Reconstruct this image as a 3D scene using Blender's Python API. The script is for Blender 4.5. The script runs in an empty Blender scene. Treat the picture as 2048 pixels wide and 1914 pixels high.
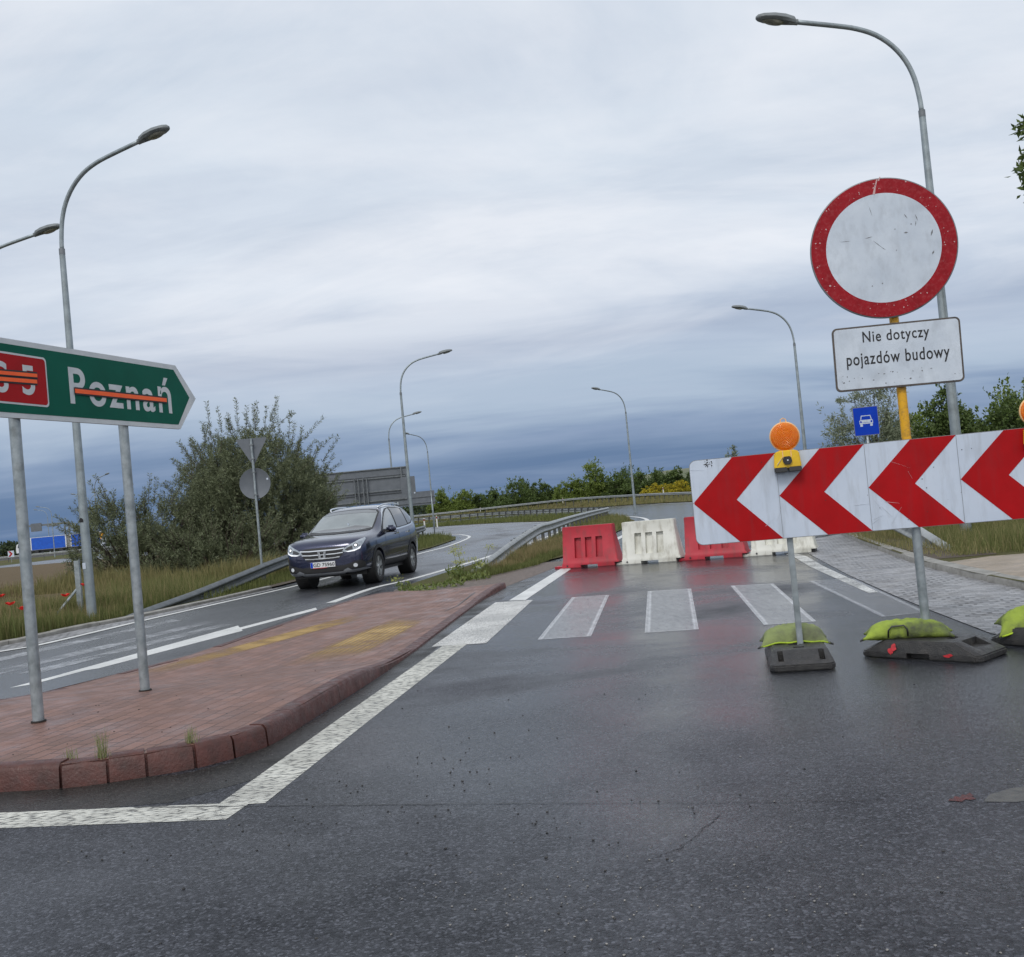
import bpy, bmesh, math, random
import numpy as np
from mathutils import Vector, Matrix
from mathutils.bvhtree import BVHTree
from mathutils.geometry import tessellate_polygon, delaunay_2d_cdt

random.seed(7)
RNG = np.random.default_rng(11)
R = math.radians
scene = bpy.context.scene
COL = scene.collection

# ------------------------------------------------------------------ camera
cam_d = bpy.data.cameras.new('camera')
cam = bpy.data.objects.new('camera', cam_d)
COL.objects.link(cam)
cam_d.sensor_fit = 'HORIZONTAL'
cam_d.sensor_width = 36.0
cam_d.lens = 36.0 * 2050 / 2048
cam_d.clip_start = 0.05
cam_d.clip_end = 6000
EYE = 1.3
_roll, _pitch = R(5.35), math.atan(56 / 2050)
_F = Vector((0, math.cos(_pitch), math.sin(_pitch)))
_R0 = Vector((1, 0, 0))
_U0 = Vector((0, -math.sin(_pitch), math.cos(_pitch)))
_cr, _sr = math.cos(_roll), math.sin(_roll)
_right = _R0 * _cr - _U0 * _sr
_up = _R0 * _sr + _U0 * _cr
M4 = Matrix((( _right.x, _up.x, -_F.x, 0), (_right.y, _up.y, -_F.y, 0), (_right.z, _up.z, -_F.z, EYE), (0, 0, 0, 1)))
cam.matrix_world = M4
scene.camera = cam

# ------------------------------------------------------------------ world, sun, exposure
SUN_EL, SUN_AZ = R(48), R(205)          # azimuth clockwise from +Y (north); the light comes from behind the camera
world = bpy.data.worlds.new('World')
scene.world = world
world.use_nodes = True
wt = world.node_tree
wt.nodes.clear()

class NT:
    """tiny helper for node trees"""
    def __init__(s, t): s.t = t
    def n(s, typ, **kw):
        nd = s.t.nodes.new(typ)
        for k, v in kw.items(): setattr(nd, k, v)
        return nd
    def l(s, a, b): s.t.links.new(a, b)
    def val(s, sock, v):
        if hasattr(v, 'is_linked'): s.l(v, sock)
        else: sock.default_value = v
    def math(s, op, a, b=None, c=None, clamp=False):
        nd = s.n('ShaderNodeMath', operation=op); nd.use_clamp = clamp
        s.val(nd.inputs[0], a)
        if b is not None: s.val(nd.inputs[1], b)
        if c is not None: s.val(nd.inputs[2], c)
        return nd.outputs[0]
    def mapr(s, v, a, b, c=0.0, d=1.0):
        nd = s.n('ShaderNodeMapRange'); s.val(nd.inputs[0], v)
        for i, x in enumerate((a, b, c, d)): nd.inputs[i + 1].default_value = x
        return nd.outputs[0]
    def ramp(s, v, stops, interp='LINEAR'):
        nd = s.n('ShaderNodeValToRGB'); s.val(nd.inputs[0], v)
        cr = nd.color_ramp; cr.interpolation = interp
        while len(cr.elements) < len(stops): cr.elements.new(0.5)
        for e, (p, c) in zip(cr.elements, stops):
            e.position = p
            e.color = (c[0], c[1], c[2], 1) if not isinstance(c, (int, float)) else (c, c, c, 1)
        return nd.outputs[0]
    def noise(s, vec, scale, detail=4, rough=.55, dist=0.0):
        nd = s.n('ShaderNodeTexNoise'); s.val(nd.inputs['Vector'], vec)
        nd.inputs['Scale'].default_value = scale; nd.inputs['Detail'].default_value = detail
        nd.inputs['Roughness'].default_value = rough; nd.inputs['Distortion'].default_value = dist
        return nd.outputs['Fac']
    def mapping(s, vec, loc=(0, 0, 0), rot=(0, 0, 0), scale=(1, 1, 1)):
        nd = s.n('ShaderNodeMapping'); s.l(vec, nd.inputs[0])
        nd.inputs[1].default_value = loc; nd.inputs[2].default_value = rot; nd.inputs[3].default_value = scale
        return nd.outputs[0]
    def mix(s, f, a, b, blend='MIX'):
        nd = s.n('ShaderNodeMix', data_type='RGBA', blend_type=blend)
        s.val(nd.inputs[0], f)
        for i, v in ((6, a), (7, b)):
            if isinstance(v, (tuple, list)): nd.inputs[i].default_value = (v[0], v[1], v[2], 1)
            else: s.l(v, nd.inputs[i])
        return nd.outputs[2]

def srgb(r, g, b):
    f = lambda c: (c / 255 / 12.92) if c / 255 <= .04045 else ((c / 255 + .055) / 1.055) ** 2.4
    return (f(r), f(g), f(b))

w = NT(wt)
tc = w.n('ShaderNodeTexCoord')
sep = w.n('ShaderNodeSeparateXYZ'); w.l(tc.outputs['Generated'], sep.inputs[0])
dx, dy, dz = sep.outputs
den = w.math('ADD', w.math('MAXIMUM', dz, 0.0), 0.11)
comb = w.n('ShaderNodeCombineXYZ')
w.val(comb.inputs[0], w.math('DIVIDE', dx, den)); w.val(comb.inputs[1], w.math('DIVIDE', dy, den))
cl = comb.outputs[0]
big = w.noise(w.mapping(cl, rot=(0, 0, R(24)), scale=(.2, .5, 1)), 1.0, 5, .55, .8)
fine = w.noise(w.mapping(cl, loc=(3.1, 7.7, 0), rot=(0, 0, R(16)), scale=(.4, 1.15, 1)), 1.0, 6, .55, 1.2)
soft = w.noise(w.mapping(cl, loc=(9, 1, 0), rot=(0, 0, R(50)), scale=(.55, .8, 1)), 1.0, 5, .55, .9)
e1 = w.math('MULTIPLY_ADD', w.math('SUBTRACT', big, .5), .11, dz)
e2 = w.math('MULTIPLY_ADD', w.math('SUBTRACT', soft, .5), .05, e1)
base = w.ramp(e2, [(0.0, srgb(88, 116, 155)), (.035, srgb(96, 121, 157)), (.066, srgb(130, 150, 180)), (.095, srgb(170, 186, 206)), (.13, srgb(182, 195, 213)), (.152, srgb(166, 179, 200)), (.178, srgb(192, 203, 219)),
                   (.225, srgb(216, 224, 235)), (.30, srgb(214, 223, 234)), (.40, srgb(200, 212, 226)), (.55, srgb(202, 213, 227)), (1.0, srgb(226, 231, 238))])
puff = w.noise(w.mapping(cl, loc=(5, 2, 0), rot=(0, 0, R(-20)), scale=(1.0, 1.5, 1)), 1.15, 8, .6, .5)
base = w.mix(w.math('MULTIPLY', w.ramp(puff, [(.36, 0.0), (.66, 1.0)]), w.mapr(dz, .10, .22, 0.0, .42)), base, srgb(178, 190, 208))
st = w.ramp(fine, [(0.0, 0.0), (.47, 0.0), (.68, 1.0), (1.0, 1.0)])
stf = w.math('MULTIPLY', st, w.mapr(dz, .42, .05, .14, .34))
c1 = w.mix(stf, base, srgb(146, 162, 190))
hi = w.ramp(w.math('ADD', w.math('MULTIPLY', soft, .6), w.math('MULTIPLY', w.noise(w.mapping(cl, loc=(2, 8, 0), rot=(0, 0, R(35)), scale=(.9, 1.6, 1)), 1.0, 8, .62, .8), .4)), [(0, 0.0), (.45, 0.0), (.62, 1.0), (1, 1.0)])
c2 = w.mix(w.math('MULTIPLY', hi, w.mapr(dz, .09, .22, 0.0, .62)), c1, srgb(240, 242, 247))
back = w.mapr(dy, .1, -.7, 0.0, 1.0)
c3 = w.mix(w.math('MULTIPLY', back, .85), c2, (.98, 1.0, 1.04))
sky = w.n('ShaderNodeTexSky', sky_type='NISHITA', sun_disc=False, sun_elevation=SUN_EL, sun_rotation=SUN_AZ)
bg1 = w.n('ShaderNodeBackground'); w.l(sky.outputs[0], bg1.inputs[0]); bg1.inputs[1].default_value = .08
bg2 = w.n('ShaderNodeBackground'); w.l(c3, bg2.inputs[0]); bg2.inputs[1].default_value = 1.08
mx = w.n('ShaderNodeMixShader'); mx.inputs[0].default_value = .95
w.l(bg1.outputs[0], mx.inputs[1]); w.l(bg2.outputs[0], mx.inputs[2])
wo = w.n('ShaderNodeOutputWorld'); w.l(mx.outputs[0], wo.inputs[0])

sun_d = bpy.data.lights.new('sun', 'SUN'); sun_d.energy = 1.2; sun_d.angle = R(18); sun_d.color = (1, .96, .9)
sun = bpy.data.objects.new('sun', sun_d); COL.objects.link(sun)
_sv = Vector((math.sin(SUN_AZ) * math.cos(SUN_EL), math.cos(SUN_AZ) * math.cos(SUN_EL), math.sin(SUN_EL)))
sun.rotation_euler = _sv.to_track_quat('Z', 'Y').to_euler()
sun.location = (0, -20, 40)

scene.view_settings.view_transform = 'Standard'
scene.view_settings.look = 'None'
scene.view_settings.exposure = 0.0
scene.view_settings.gamma = 1.0
scene.render.engine = 'CYCLES'
scene.cycles.use_denoising = True
scene.cycles.max_bounces = 6
scene.cycles.transparent_max_bounces = 8

# ------------------------------------------------------------------ materials
MATS = {}
def mat(name, c1, c2=None, rough=.6, metal=0.0, nscale=8.0, nd=4, bump=0.0, bscale=60.0, spec=.5, coat=0.0,
        dirt=None, dscale=5.0, damt=.4, island=False, trans=0.0, rvar=0.0, emit=0.0, streak=1.0):
    """general procedural surface: two-tone noise colour, dirt patches, fine bump"""
    if name in MATS: return MATS[name]
    m = bpy.data.materials.new(name); m.use_nodes = True
    t = NT(m.node_tree); m.node_tree.nodes.clear()
    out = t.n('ShaderNodeOutputMaterial'); b = t.n('ShaderNodeBsdfPrincipled')
    co = t.n('ShaderNodeTexCoord').outputs['Object']
    c2 = c2 or tuple(x * .78 for x in c1)
    if island:
        geo = t.n('ShaderNodeNewGeometry'); f = geo.outputs['Random Per Island']
        f2 = t.noise(co, nscale, 2)
        f = t.math('ADD', t.math('MULTIPLY', f, .65), t.math('MULTIPLY', f2, .45), clamp=True)
    else:
        f = t.ramp(t.noise(co, nscale, nd), [(.3, 0.0), (.7, 1.0)])
    c = t.mix(f, c1, c2)
    if dirt:
        df = t.ramp(t.noise(t.mapping(co, scale=(1, 1, streak)) if streak != 1 else co, dscale, 6, .65), [(.48, 0.0), (.68, 1.0)])
        c = t.mix(t.math('MULTIPLY', df, damt), c, dirt)
    t.l(c, b.inputs['Base Color'])
    if rvar: t.val(b.inputs['Roughness'], t.mapr(t.noise(co, nscale * 1.7, 3), .3, .7, max(rough - rvar, .02), min(rough + rvar, 1)))
    else: b.inputs['Roughness'].default_value = rough
    b.inputs['Metallic'].default_value = metal
    b.inputs['Specular IOR Level'].default_value = spec
    b.inputs['Coat Weight'].default_value = coat
    b.inputs['Coat Roughness'].default_value = .06
    if emit:
        b.inputs['Emission Color'].default_value = (*c1, 1); b.inputs['Emission Strength'].default_value = emit
    if bump:
        bp = t.n('ShaderNodeBump'); bp.inputs['Strength'].default_value = bump; bp.inputs['Distance'].default_value = .01
        t.l(t.noise(co, bscale, 4, .6), bp.inputs['Height']); t.l(bp.outputs[0], b.inputs['Normal'])
    if trans:
        tr = t.n('ShaderNodeBsdfTranslucent'); t.l(c, tr.inputs[0])
        ms = t.n('ShaderNodeMixShader'); ms.inputs[0].default_value = trans
        t.l(b.outputs[0], ms.inputs[1]); t.l(tr.outputs[0], ms.inputs[2]); t.l(ms.outputs[0], out.inputs[0])
    else: t.l(b.outputs[0], out.inputs[0])
    MATS[name] = m
    return m

def asphalt(name, dark, light, wet_lo, wet_hi, grain=True, wscale=.45, stretch=(1, 1, 1), wbias=(.38, .62), gloss=.5, pools=()):
    if name in MATS: return MATS[name]
    m = bpy.data.materials.new(name); m.use_nodes = True
    t = NT(m.node_tree); m.node_tree.nodes.clear()
    out = t.n('ShaderNodeOutputMaterial'); b = t.n('ShaderNodeBsdfPrincipled')
    co = t.n('ShaderNodeTexCoord').outputs['Object']
    v = t.n('ShaderNodeTexVoronoi'); v.inputs['Scale'].default_value = 105; t.l(co, v.inputs['Vector'])
    v2 = t.n('ShaderNodeTexVoronoi'); v2.inputs['Scale'].default_value = 240; t.l(co, v2.inputs['Vector'])
    n_mid = t.noise(co, 28, 5, .65); n_big = t.noise(co, .9, 5, .6)
    sepc = t.n('ShaderNodeSeparateColor'); t.l(v.outputs['Color'], sepc.inputs[0])
    stone = t.math('POWER', sepc.outputs[0], 5.0)
    g = t.math('ADD', t.math('MULTIPLY', stone, .7), t.math('MULTIPLY_ADD', n_mid, 1.0, -.38))
    g = t.math('ADD', g, t.math('MULTIPLY', t.math('SUBTRACT', n_big, .5), .7), clamp=True)
    c = t.mix(g, dark, light)
    wn = t.noise(t.mapping(co, scale=stretch), wscale, 5, .6, .3)
    if pools:                                            # standing water: where the road lies low
        for px_, py_, pr, pw in pools:
            dn = t.n('ShaderNodeVectorMath', operation='DISTANCE'); t.l(t.mapping(co, scale=(1, .8, 0)), dn.inputs[0]); dn.inputs[1].default_value = (px_, py_ * .8, 0)
            wn = t.math('ADD', wn, t.mapr(dn.outputs['Value'], 0, pr, pw, 0.0))
    wet = t.ramp(wn, [(wbias[0], 0.0), (wbias[1], 1.0)])
    c = t.mix(t.math('MULTIPLY', wet, .45), c, tuple(x * .7 for x in dark))
    t.l(c, b.inputs['Base Color'])
    rr = t.math('ADD', t.mapr(wet, 0, 1, wet_hi, wet_lo), t.math('MULTIPLY', t.math('SUBTRACT', n_mid, .5), .18))
    t.l(rr, b.inputs['Roughness'])
    t.l(t.mapr(wet, 0, 1, gloss * .34, gloss * 1.2), b.inputs['Specular IOR Level'])
    h = t.math('ADD', t.math('MULTIPLY', v.outputs['Distance'], -.9), t.math('MULTIPLY', n_mid, .8))
    h = t.math('ADD', h, t.math('MULTIPLY', v2.outputs['Distance'], -.3))
    bp = t.n('ShaderNodeBump'); bp.inputs['Distance'].default_value = .006
    t.l(t.mapr(wet, 0, 1, 1.0, .38), bp.inputs['Strength'])
    t.l(h, bp.inputs['Height']); t.l(bp.outputs[0], b.inputs['Normal'])
    t.l(b.outputs[0], out.inputs[0]); MATS[name] = m
    return m

def paint(name, col, wear=.35, soft=.12, rough=.45, scale=30, rib=0.0, edge=False, amt=1.0, patch=.25):
    """road paint; wear = share worn away in specks, patch = larger thin areas; worn parts let the road show through.
    edge=True keeps the edges (UV) fresher than the middle"""
    if name in MATS: return MATS[name]
    m = bpy.data.materials.new(name); m.use_nodes = True
    t = NT(m.node_tree); m.node_tree.nodes.clear()
    out = t.n('ShaderNodeOutputMaterial'); b = t.n('ShaderNodeBsdfPrincipled')
    tcn = t.n('ShaderNodeTexCoord'); co = tcn.outputs['Object']
    nz = t.noise(co, scale, 6, .72)
    cov = t.ramp(nz, [(max(wear - soft, 0), 0.0), (wear + .01, 1.0)])                    # 1 = paint is there
    big = t.ramp(t.noise(co, 1.6, 5, .65), [(.36, 1.0 - patch), (.62, 1.0)])
    cov = t.math('MULTIPLY', cov, big)
    h = t.noise(co, 70, 3)
    if edge:
        su = t.n('ShaderNodeSeparateXYZ'); t.l(tcn.outputs['UV'], su.inputs[0])
        d = t.math('ABSOLUTE', t.math('SUBTRACT', su.outputs[0], .5)); dv = t.math('ABSOLUTE', t.math('SUBTRACT', su.outputs[1], .5))
        d = t.math('MAXIMUM', t.ramp(d, [(.36, 0.0), (.43, 1.0), (.47, .75), (.5, .9)]), t.ramp(dv, [(.47, 0.0), (.492, .7)]))
        streak = t.noise(t.mapping(co, rot=(0, 0, R(8)), scale=(1, .22, 1)), 16, 6, .7)
        core = t.math('MULTIPLY', t.mapr(streak, .3, .72, .5, .26), amt)
        cov = t.math('MULTIPLY', t.math('MAXIMUM', core, t.math('MULTIPLY', d, t.mapr(streak, .3, .7, 1.0, .55))), t.mapr(nz, .3, .5, .75, 1.0), clamp=True)
        cov = t.math('MULTIPLY', cov, amt, clamp=True)
    if rib:
        vv = t.n('ShaderNodeTexVoronoi'); vv.inputs['Scale'].default_value = rib; vv.inputs['Randomness'].default_value = .75
        t.l(t.mapping(co, rot=(0, 0, R(20)), scale=(.6, 1.4, 1)), vv.inputs['Vector'])
        blob = t.ramp(vv.outputs['Distance'], [(.3, 1.0), (.62, 0.0)])
        h = t.math('ADD', h, t.math('MULTIPLY', blob, 2.5))
        cov = t.math('MULTIPLY', cov, t.mapr(vv.outputs['Distance'], .5, .75, 1.0, .25))
    c = t.mix(t.noise(co, 5, 5, .6), col, tuple(x * .78 for x in col))
    t.l(c, b.inputs['Base Color']); b.inputs['Roughness'].default_value = rough
    bp = t.n('ShaderNodeBump'); bp.inputs['Distance'].default_value = .006; bp.inputs['Strength'].default_value = .6
    t.l(h, bp.inputs['Height']); t.l(bp.outputs[0], b.inputs['Normal'])
    tr = t.n('ShaderNodeBsdfTransparent'); ms = t.n('ShaderNodeMixShader')
    t.l(cov, ms.inputs[0]); t.l(tr.outputs[0], ms.inputs[1]); t.l(b.outputs[0], ms.inputs[2])
    t.l(ms.outputs[0], out.inputs[0]); MATS[name] = m
    return m

def bricks(name, c1, c2, mortar, bw, bh, rot, rough=.5, msize=.006, offset=.5, stain=None, wob=.0, bump=.6, wet=.2):
    if name in MATS: return MATS[name]
    m = bpy.data.materials.new(name); m.use_nodes = True
    t = NT(m.node_tree); m.node_tree.nodes.clear()
    out = t.n('ShaderNodeOutputMaterial'); b = t.n('ShaderNodeBsdfPrincipled')
    co = t.n('ShaderNodeTexCoord').outputs['Object']
    vec = t.mapping(co, rot=(0, 0, rot))
    if wob:
        nn = t.n('ShaderNodeTexNoise'); t.l(co, nn.inputs['Vector']); nn.inputs['Scale'].default_value = 5
        va = t.n('ShaderNodeVectorMath', operation='SCALE'); t.l(nn.outputs['Color'], va.inputs[0]); va.inputs['Scale'].default_value = wob
        vb = t.n('ShaderNodeVectorMath', operation='ADD'); t.l(vec, vb.inputs[0]); t.l(va.outputs[0], vb.inputs[1]); vec = vb.outputs[0]
    br = t.n('ShaderNodeTexBrick'); t.l(vec, br.inputs['Vector'])
    br.inputs['Scale'].default_value = 1.0; br.inputs['Brick Width'].default_value = bw; br.inputs['Row Height'].default_value = bh
    br.inputs['Mortar Size'].default_value = msize; br.inputs['Mortar Smooth'].default_value = .3; br.offset = offset
    br.inputs['Color1'].default_value = (*c1, 1); br.inputs['Color2'].default_value = (*c2, 1); br.inputs['Mortar'].default_value = (*mortar, 1)
    n1 = t.noise(co, 3.0, 6, .65); n2 = t.noise(co, 45, 4, .6)
    c = t.mix(t.mapr(n2, .3, .7, 0, .35), br.outputs['Color'], tuple(x * .6 for x in c1))
    if stain: c = t.mix(t.ramp(n1, [(.45, 0.0), (.72, .55)]), c, stain)
    jf = t.ramp(t.noise(co, 1.6, 4, .6), [(.40, 0.0), (.68, .85)])          # paint partly fills the joints
    c = t.mix(t.math('MULTIPLY', jf, br.outputs['Fac']), c, c1)
    t.l(c, b.inputs['Base Color'])
    t.val(b.inputs['Roughness'], t.mapr(n1, .3, .7, max(rough - wet, .08), rough + wet * .6))
    bp = t.n('ShaderNodeBump'); bp.inputs['Distance'].default_value = .012; bp.inputs['Strength'].default_value = bump
    h = t.math('SUBTRACT', t.math('MULTIPLY', n2, .35), br.outputs['Fac'])
    t.l(h, bp.inputs['Height']); t.l(bp.outputs[0], b.inputs['Normal'])
    t.l(b.outputs[0], out.inputs[0]); MATS[name] = m
    return m

# ------------------------------------------------------------------ mesh helpers
class MB:
    """collects shapes of one mesh; build() links it as ONE object"""
    def __init__(s): s.v = []; s.f = []
    def add(s, verts, faces):
        o = len(s.v); s.v += [tuple(map(float, p)) for p in verts]; s.f += [tuple(i + o for i in f) for f in faces]; return s
    def box(s, c, size, rot=None, taper=(1, 1)):
        x, y, z = [q / 2 for q in size]; tx, ty = taper
        vs = [Vector(p) for p in ((-x, -y, -z), (x, -y, -z), (x, y, -z), (-x, y, -z), (-x * tx, -y * ty, z), (x * tx, -y * ty, z), (x * tx, y * ty, z), (-x * tx, y * ty, z))]
        if rot is not None: vs = [rot @ p for p in vs]
        return s.add([p + Vector(c) for p in vs], [(0, 3, 2, 1), (4, 5, 6, 7), (0, 1, 5, 4), (1, 2, 6, 5), (2, 3, 7, 6), (3, 0, 4, 7)])
    def tube(s, path, rad, n=10, cap=True):
        path = [Vector(p) for p in path]
        rad = rad if isinstance(rad, (list, tuple)) else [rad] * len(path)
        t0 = (path[1] - path[0]).normalized()
        u = t0.orthogonal().normalized(); rings = []
        for i, p in enumerate(path):
            t = (path[min(i + 1, len(path) - 1)] - path[max(i - 1, 0)]).normalized()
            u = (u - t * u.dot(t)).normalized(); v_ = t.cross(u)
            rings.append([p + (u * math.cos(2 * math.pi * k / n) + v_ * math.sin(2 * math.pi * k / n)) * rad[i] for k in range(n)])
        vs = [p for r in rings for p in r]; fs = []
        for i in range(len(path) - 1):
            for k in range(n):
                a, b_ = i * n + k, i * n + (k + 1) % n
                fs.append((a, b_, b_ + n, a + n))
        if cap: fs.append(tuple(reversed(range(n)))); fs.append(tuple(range((len(path) - 1) * n, len(path) * n)))
        return s.add(vs, fs)
    def prism(s, poly, y0, y1, fr=lambda a, b, d: (a, d, b)):
        """polygon in (a,b) extruded over depth d from y0 (front) to y1"""
        n = len(poly)
        vs = [fr(a, b, y0) for a, b in poly] + [fr(a, b, y1) for a, b in poly]
        tri = tessellate_polygon([[Vector((a, b, 0)) for a, b in poly]])
        fs = [tuple(t) for t in tri] + [tuple(i + n for i in reversed(t)) for t in tri]
        fs += [(i, (i + 1) % n, (i + 1) % n + n, i + n) for i in range(n)]
        return s.add(vs, fs)
    def lathe(s, prof, n=24, fr=lambda r, a, h: (r * math.cos(a), r * math.sin(a), h)):
        vs = [fr(r, 2 * math.pi * k / n, h) for r, h in prof for k in range(n)]
        fs = []
        for i in range(len(prof) - 1):
            for k in range(n):
                a, b_ = i * n + k, i * n + (k + 1) % n
                fs.append((a, b_, b_ + n, a + n))
        return s.add(vs, fs)
    def build(s, name, m, parent=None, smooth=False, angle=None, bevel=0.0, recalc=True):
        me = bpy.data.meshes.new(name); me.from_pydata(s.v, [], s.f)
        if recalc:
            bm = bmesh.new(); bm.from_mesh(me); bmesh.ops.recalc_face_normals(bm, faces=bm.faces)
            if bevel:
                bm.edges.ensure_lookup_table()
                es = [e for e in bm.edges if len(e.link_faces) == 2 and e.calc_face_angle(0) > R(30)]
                bmesh.ops.bevel(bm, geom=es, offset=bevel, segments=2, affect='EDGES', clamp_overlap=True)
            bm.to_mesh(me); bm.free()
        return link(name, me, m, parent, smooth, angle)

def link(name, me, m, parent=None, smooth=False, angle=None):
    o = bpy.data.objects.new(name, me); COL.objects.link(o)
    if m: me.materials.append(m)
    if smooth or angle:
        me.shade_smooth()
        if angle: me.set_sharp_from_angle(angle=R(angle))
    if parent: o.parent = parent
    return o

def thing(name, label, cat, loc=(0, 0, 0), rz=0.0, group=None, scale=1.0):
    o = bpy.data.objects.new(name, None); COL.objects.link(o)
    o.empty_display_size = .2
    o.location = loc; o.rotation_euler = (0, 0, rz); o.scale = (scale,) * 3
    return tag(o, label, cat, group)
def tag(o, label, cat, group=None):
    o['label'] = label; o['category'] = cat
    if group: o['group'] = group
    return o
def kind(o, k): o['kind'] = k; return o
def dup(root, loc, rz=0.0, label=None, group=None, scale=None):
    r = root.copy(); COL.objects.link(r); r.location = loc; r.rotation_euler = (0, 0, rz)
    if label: r['label'] = label
    if group: r['group'] = group
    if scale: r.scale = (scale,) * 3
    for ch in list(root.children):
        c = ch.copy(); COL.objects.link(c); c.parent = r
        for g in ch.children:
            d = g.copy(); COL.objects.link(d); d.parent = c
    return r

def sheet(name, pts, z, m, k='structure'):
    tri = tessellate_polygon([[Vector((x, y, 0)) for x, y in pts]])
    me = bpy.data.meshes.new(name); me.from_pydata([(x, y, z) for x, y in pts], [], [tuple(t) for t in tri])
    bm = bmesh.new(); bm.from_mesh(me)
    for f in bm.faces:
        if f.normal.z < 0: f.normal_flip()
    bm.to_mesh(me); bm.free()
    o = link(name, me, m)
    if k: o['kind'] = k
    return o

def drape(name, pts, zf, m, step=.25, k='structure'):
    """polygon laid over a height function"""
    ep = []
    for p, q in zip(pts, pts[1:] + pts[:1]):
        n = max(1, int(math.dist(p, q) / step)); ep += [(p[0] + (q[0] - p[0]) * i / n, p[1] + (q[1] - p[1]) * i / n) for i in range(n)]
    ne = len(ep); xs = [p[0] for p in ep]; ys = [p[1] for p in ep]
    G = np.array([(x, y) for x in np.arange(min(xs), max(xs), step) for y in np.arange(min(ys), max(ys), step)]); G = G[in_poly(G, ep)]
    vs, _, fc, *_ = delaunay_2d_cdt([Vector(p) for p in ep + [tuple(g) for g in G]], [(i, (i + 1) % ne) for i in range(ne)], [], 1, 1e-5)
    me = bpy.data.meshes.new(name); me.from_pydata([(v.x, v.y, zf(v.x, v.y)) for v in vs], [], [tuple(t) for t in fc])
    o = link(name, me, m, smooth=True)
    if k: o['kind'] = k
    return o

def quad_over(name, p, zf, m, n=14):
    """four-cornered patch with UVs laid over a height function"""
    P = [np.array(q, float) for q in p]; vs, uvs = [], []
    for j in range(n + 1):
        for i in range(n + 1):
            u, v = i / n, j / n; q = (P[0] * (1 - u) + P[1] * u) * (1 - v) + (P[3] * (1 - u) + P[2] * u) * v; vs.append((q[0], q[1], zf(q[0], q[1]))); uvs.append((u, v))
    fs = [(j * (n + 1) + i, j * (n + 1) + i + 1, (j + 1) * (n + 1) + i + 1, (j + 1) * (n + 1) + i) for j in range(n) for i in range(n)]
    me = bpy.data.meshes.new(name); me.from_pydata(vs, [], fs); uv = me.uv_layers.new(name='uv')
    for l in me.loops: uv.data[l.index].uv = uvs[l.vertex_index]
    return kind(link(name, me, m, smooth=True), 'structure')

def quad(name, p, z, m):
    """four-cornered sheet with UVs: p = near-left, near-right, far-right, far-left"""
    me = bpy.data.meshes.new(name); me.from_pydata([(x, y, z) for x, y in p], [], [(0, 1, 2, 3)])
    uv = me.uv_layers.new(name='uv')
    for i, c in enumerate(((0, 0), (1, 0), (1, 1), (0, 1))): uv.data[i].uv = c
    return kind(link(name, me, m), 'structure')

def strip(name, pts, wdt, z, m, k='structure'):
    ps = [Vector((*p, 0)) for p in pts]; L, Rr = [], []
    for i, p in enumerate(ps):
        t = (ps[min(i + 1, len(ps) - 1)] - ps[max(i - 1, 0)]).normalized(); n = Vector((-t.y, t.x, 0))
        wd = wdt[i] if isinstance(wdt, (list, tuple)) else wdt
        L.append(p + n * wd / 2); Rr.append(p - n * wd / 2)
    vs = [(p.x, p.y, z) for p in L] + [(p.x, p.y, z) for p in Rr]; n_ = len(ps)
    me = bpy.data.meshes.new(name); me.from_pydata(vs, [], [(n_ + i, n_ + i + 1, i + 1, i) for i in range(n_ - 1)])
    o = link(name, me, m)
    if k: o['kind'] = k
    return o

def smooth_line(pts, sub=6):
    """Catmull-Rom through points of any dimension"""
    P = [np.array(p, float) for p in pts]; P = [2 * P[0] - P[1]] + P + [2 * P[-1] - P[-2]]; out = []
    for i in range(1, len(P) - 2):
        for k in range(sub):
            t = k / sub
            out.append(.5 * ((2 * P[i]) + (-P[i - 1] + P[i + 1]) * t + (2 * P[i - 1] - 5 * P[i] + 4 * P[i + 1] - P[i + 2]) * t * t + (-P[i - 1] + 3 * P[i] - 3 * P[i + 1] + P[i + 2]) * t ** 3))
    out.append(P[-2]); return [tuple(p) for p in out]

def resample(pts, step):
    P = [np.array(p, float) for p in pts]; out = [P[0]]; acc = 0
    for a, b in zip(P, P[1:]):
        d = np.linalg.norm((b - a)[:2]); t = step - acc
        while t <= d: out.append(a + (b - a) * t / d); t += step
        acc = (acc + d) % step if d else acc
    return out

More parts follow.
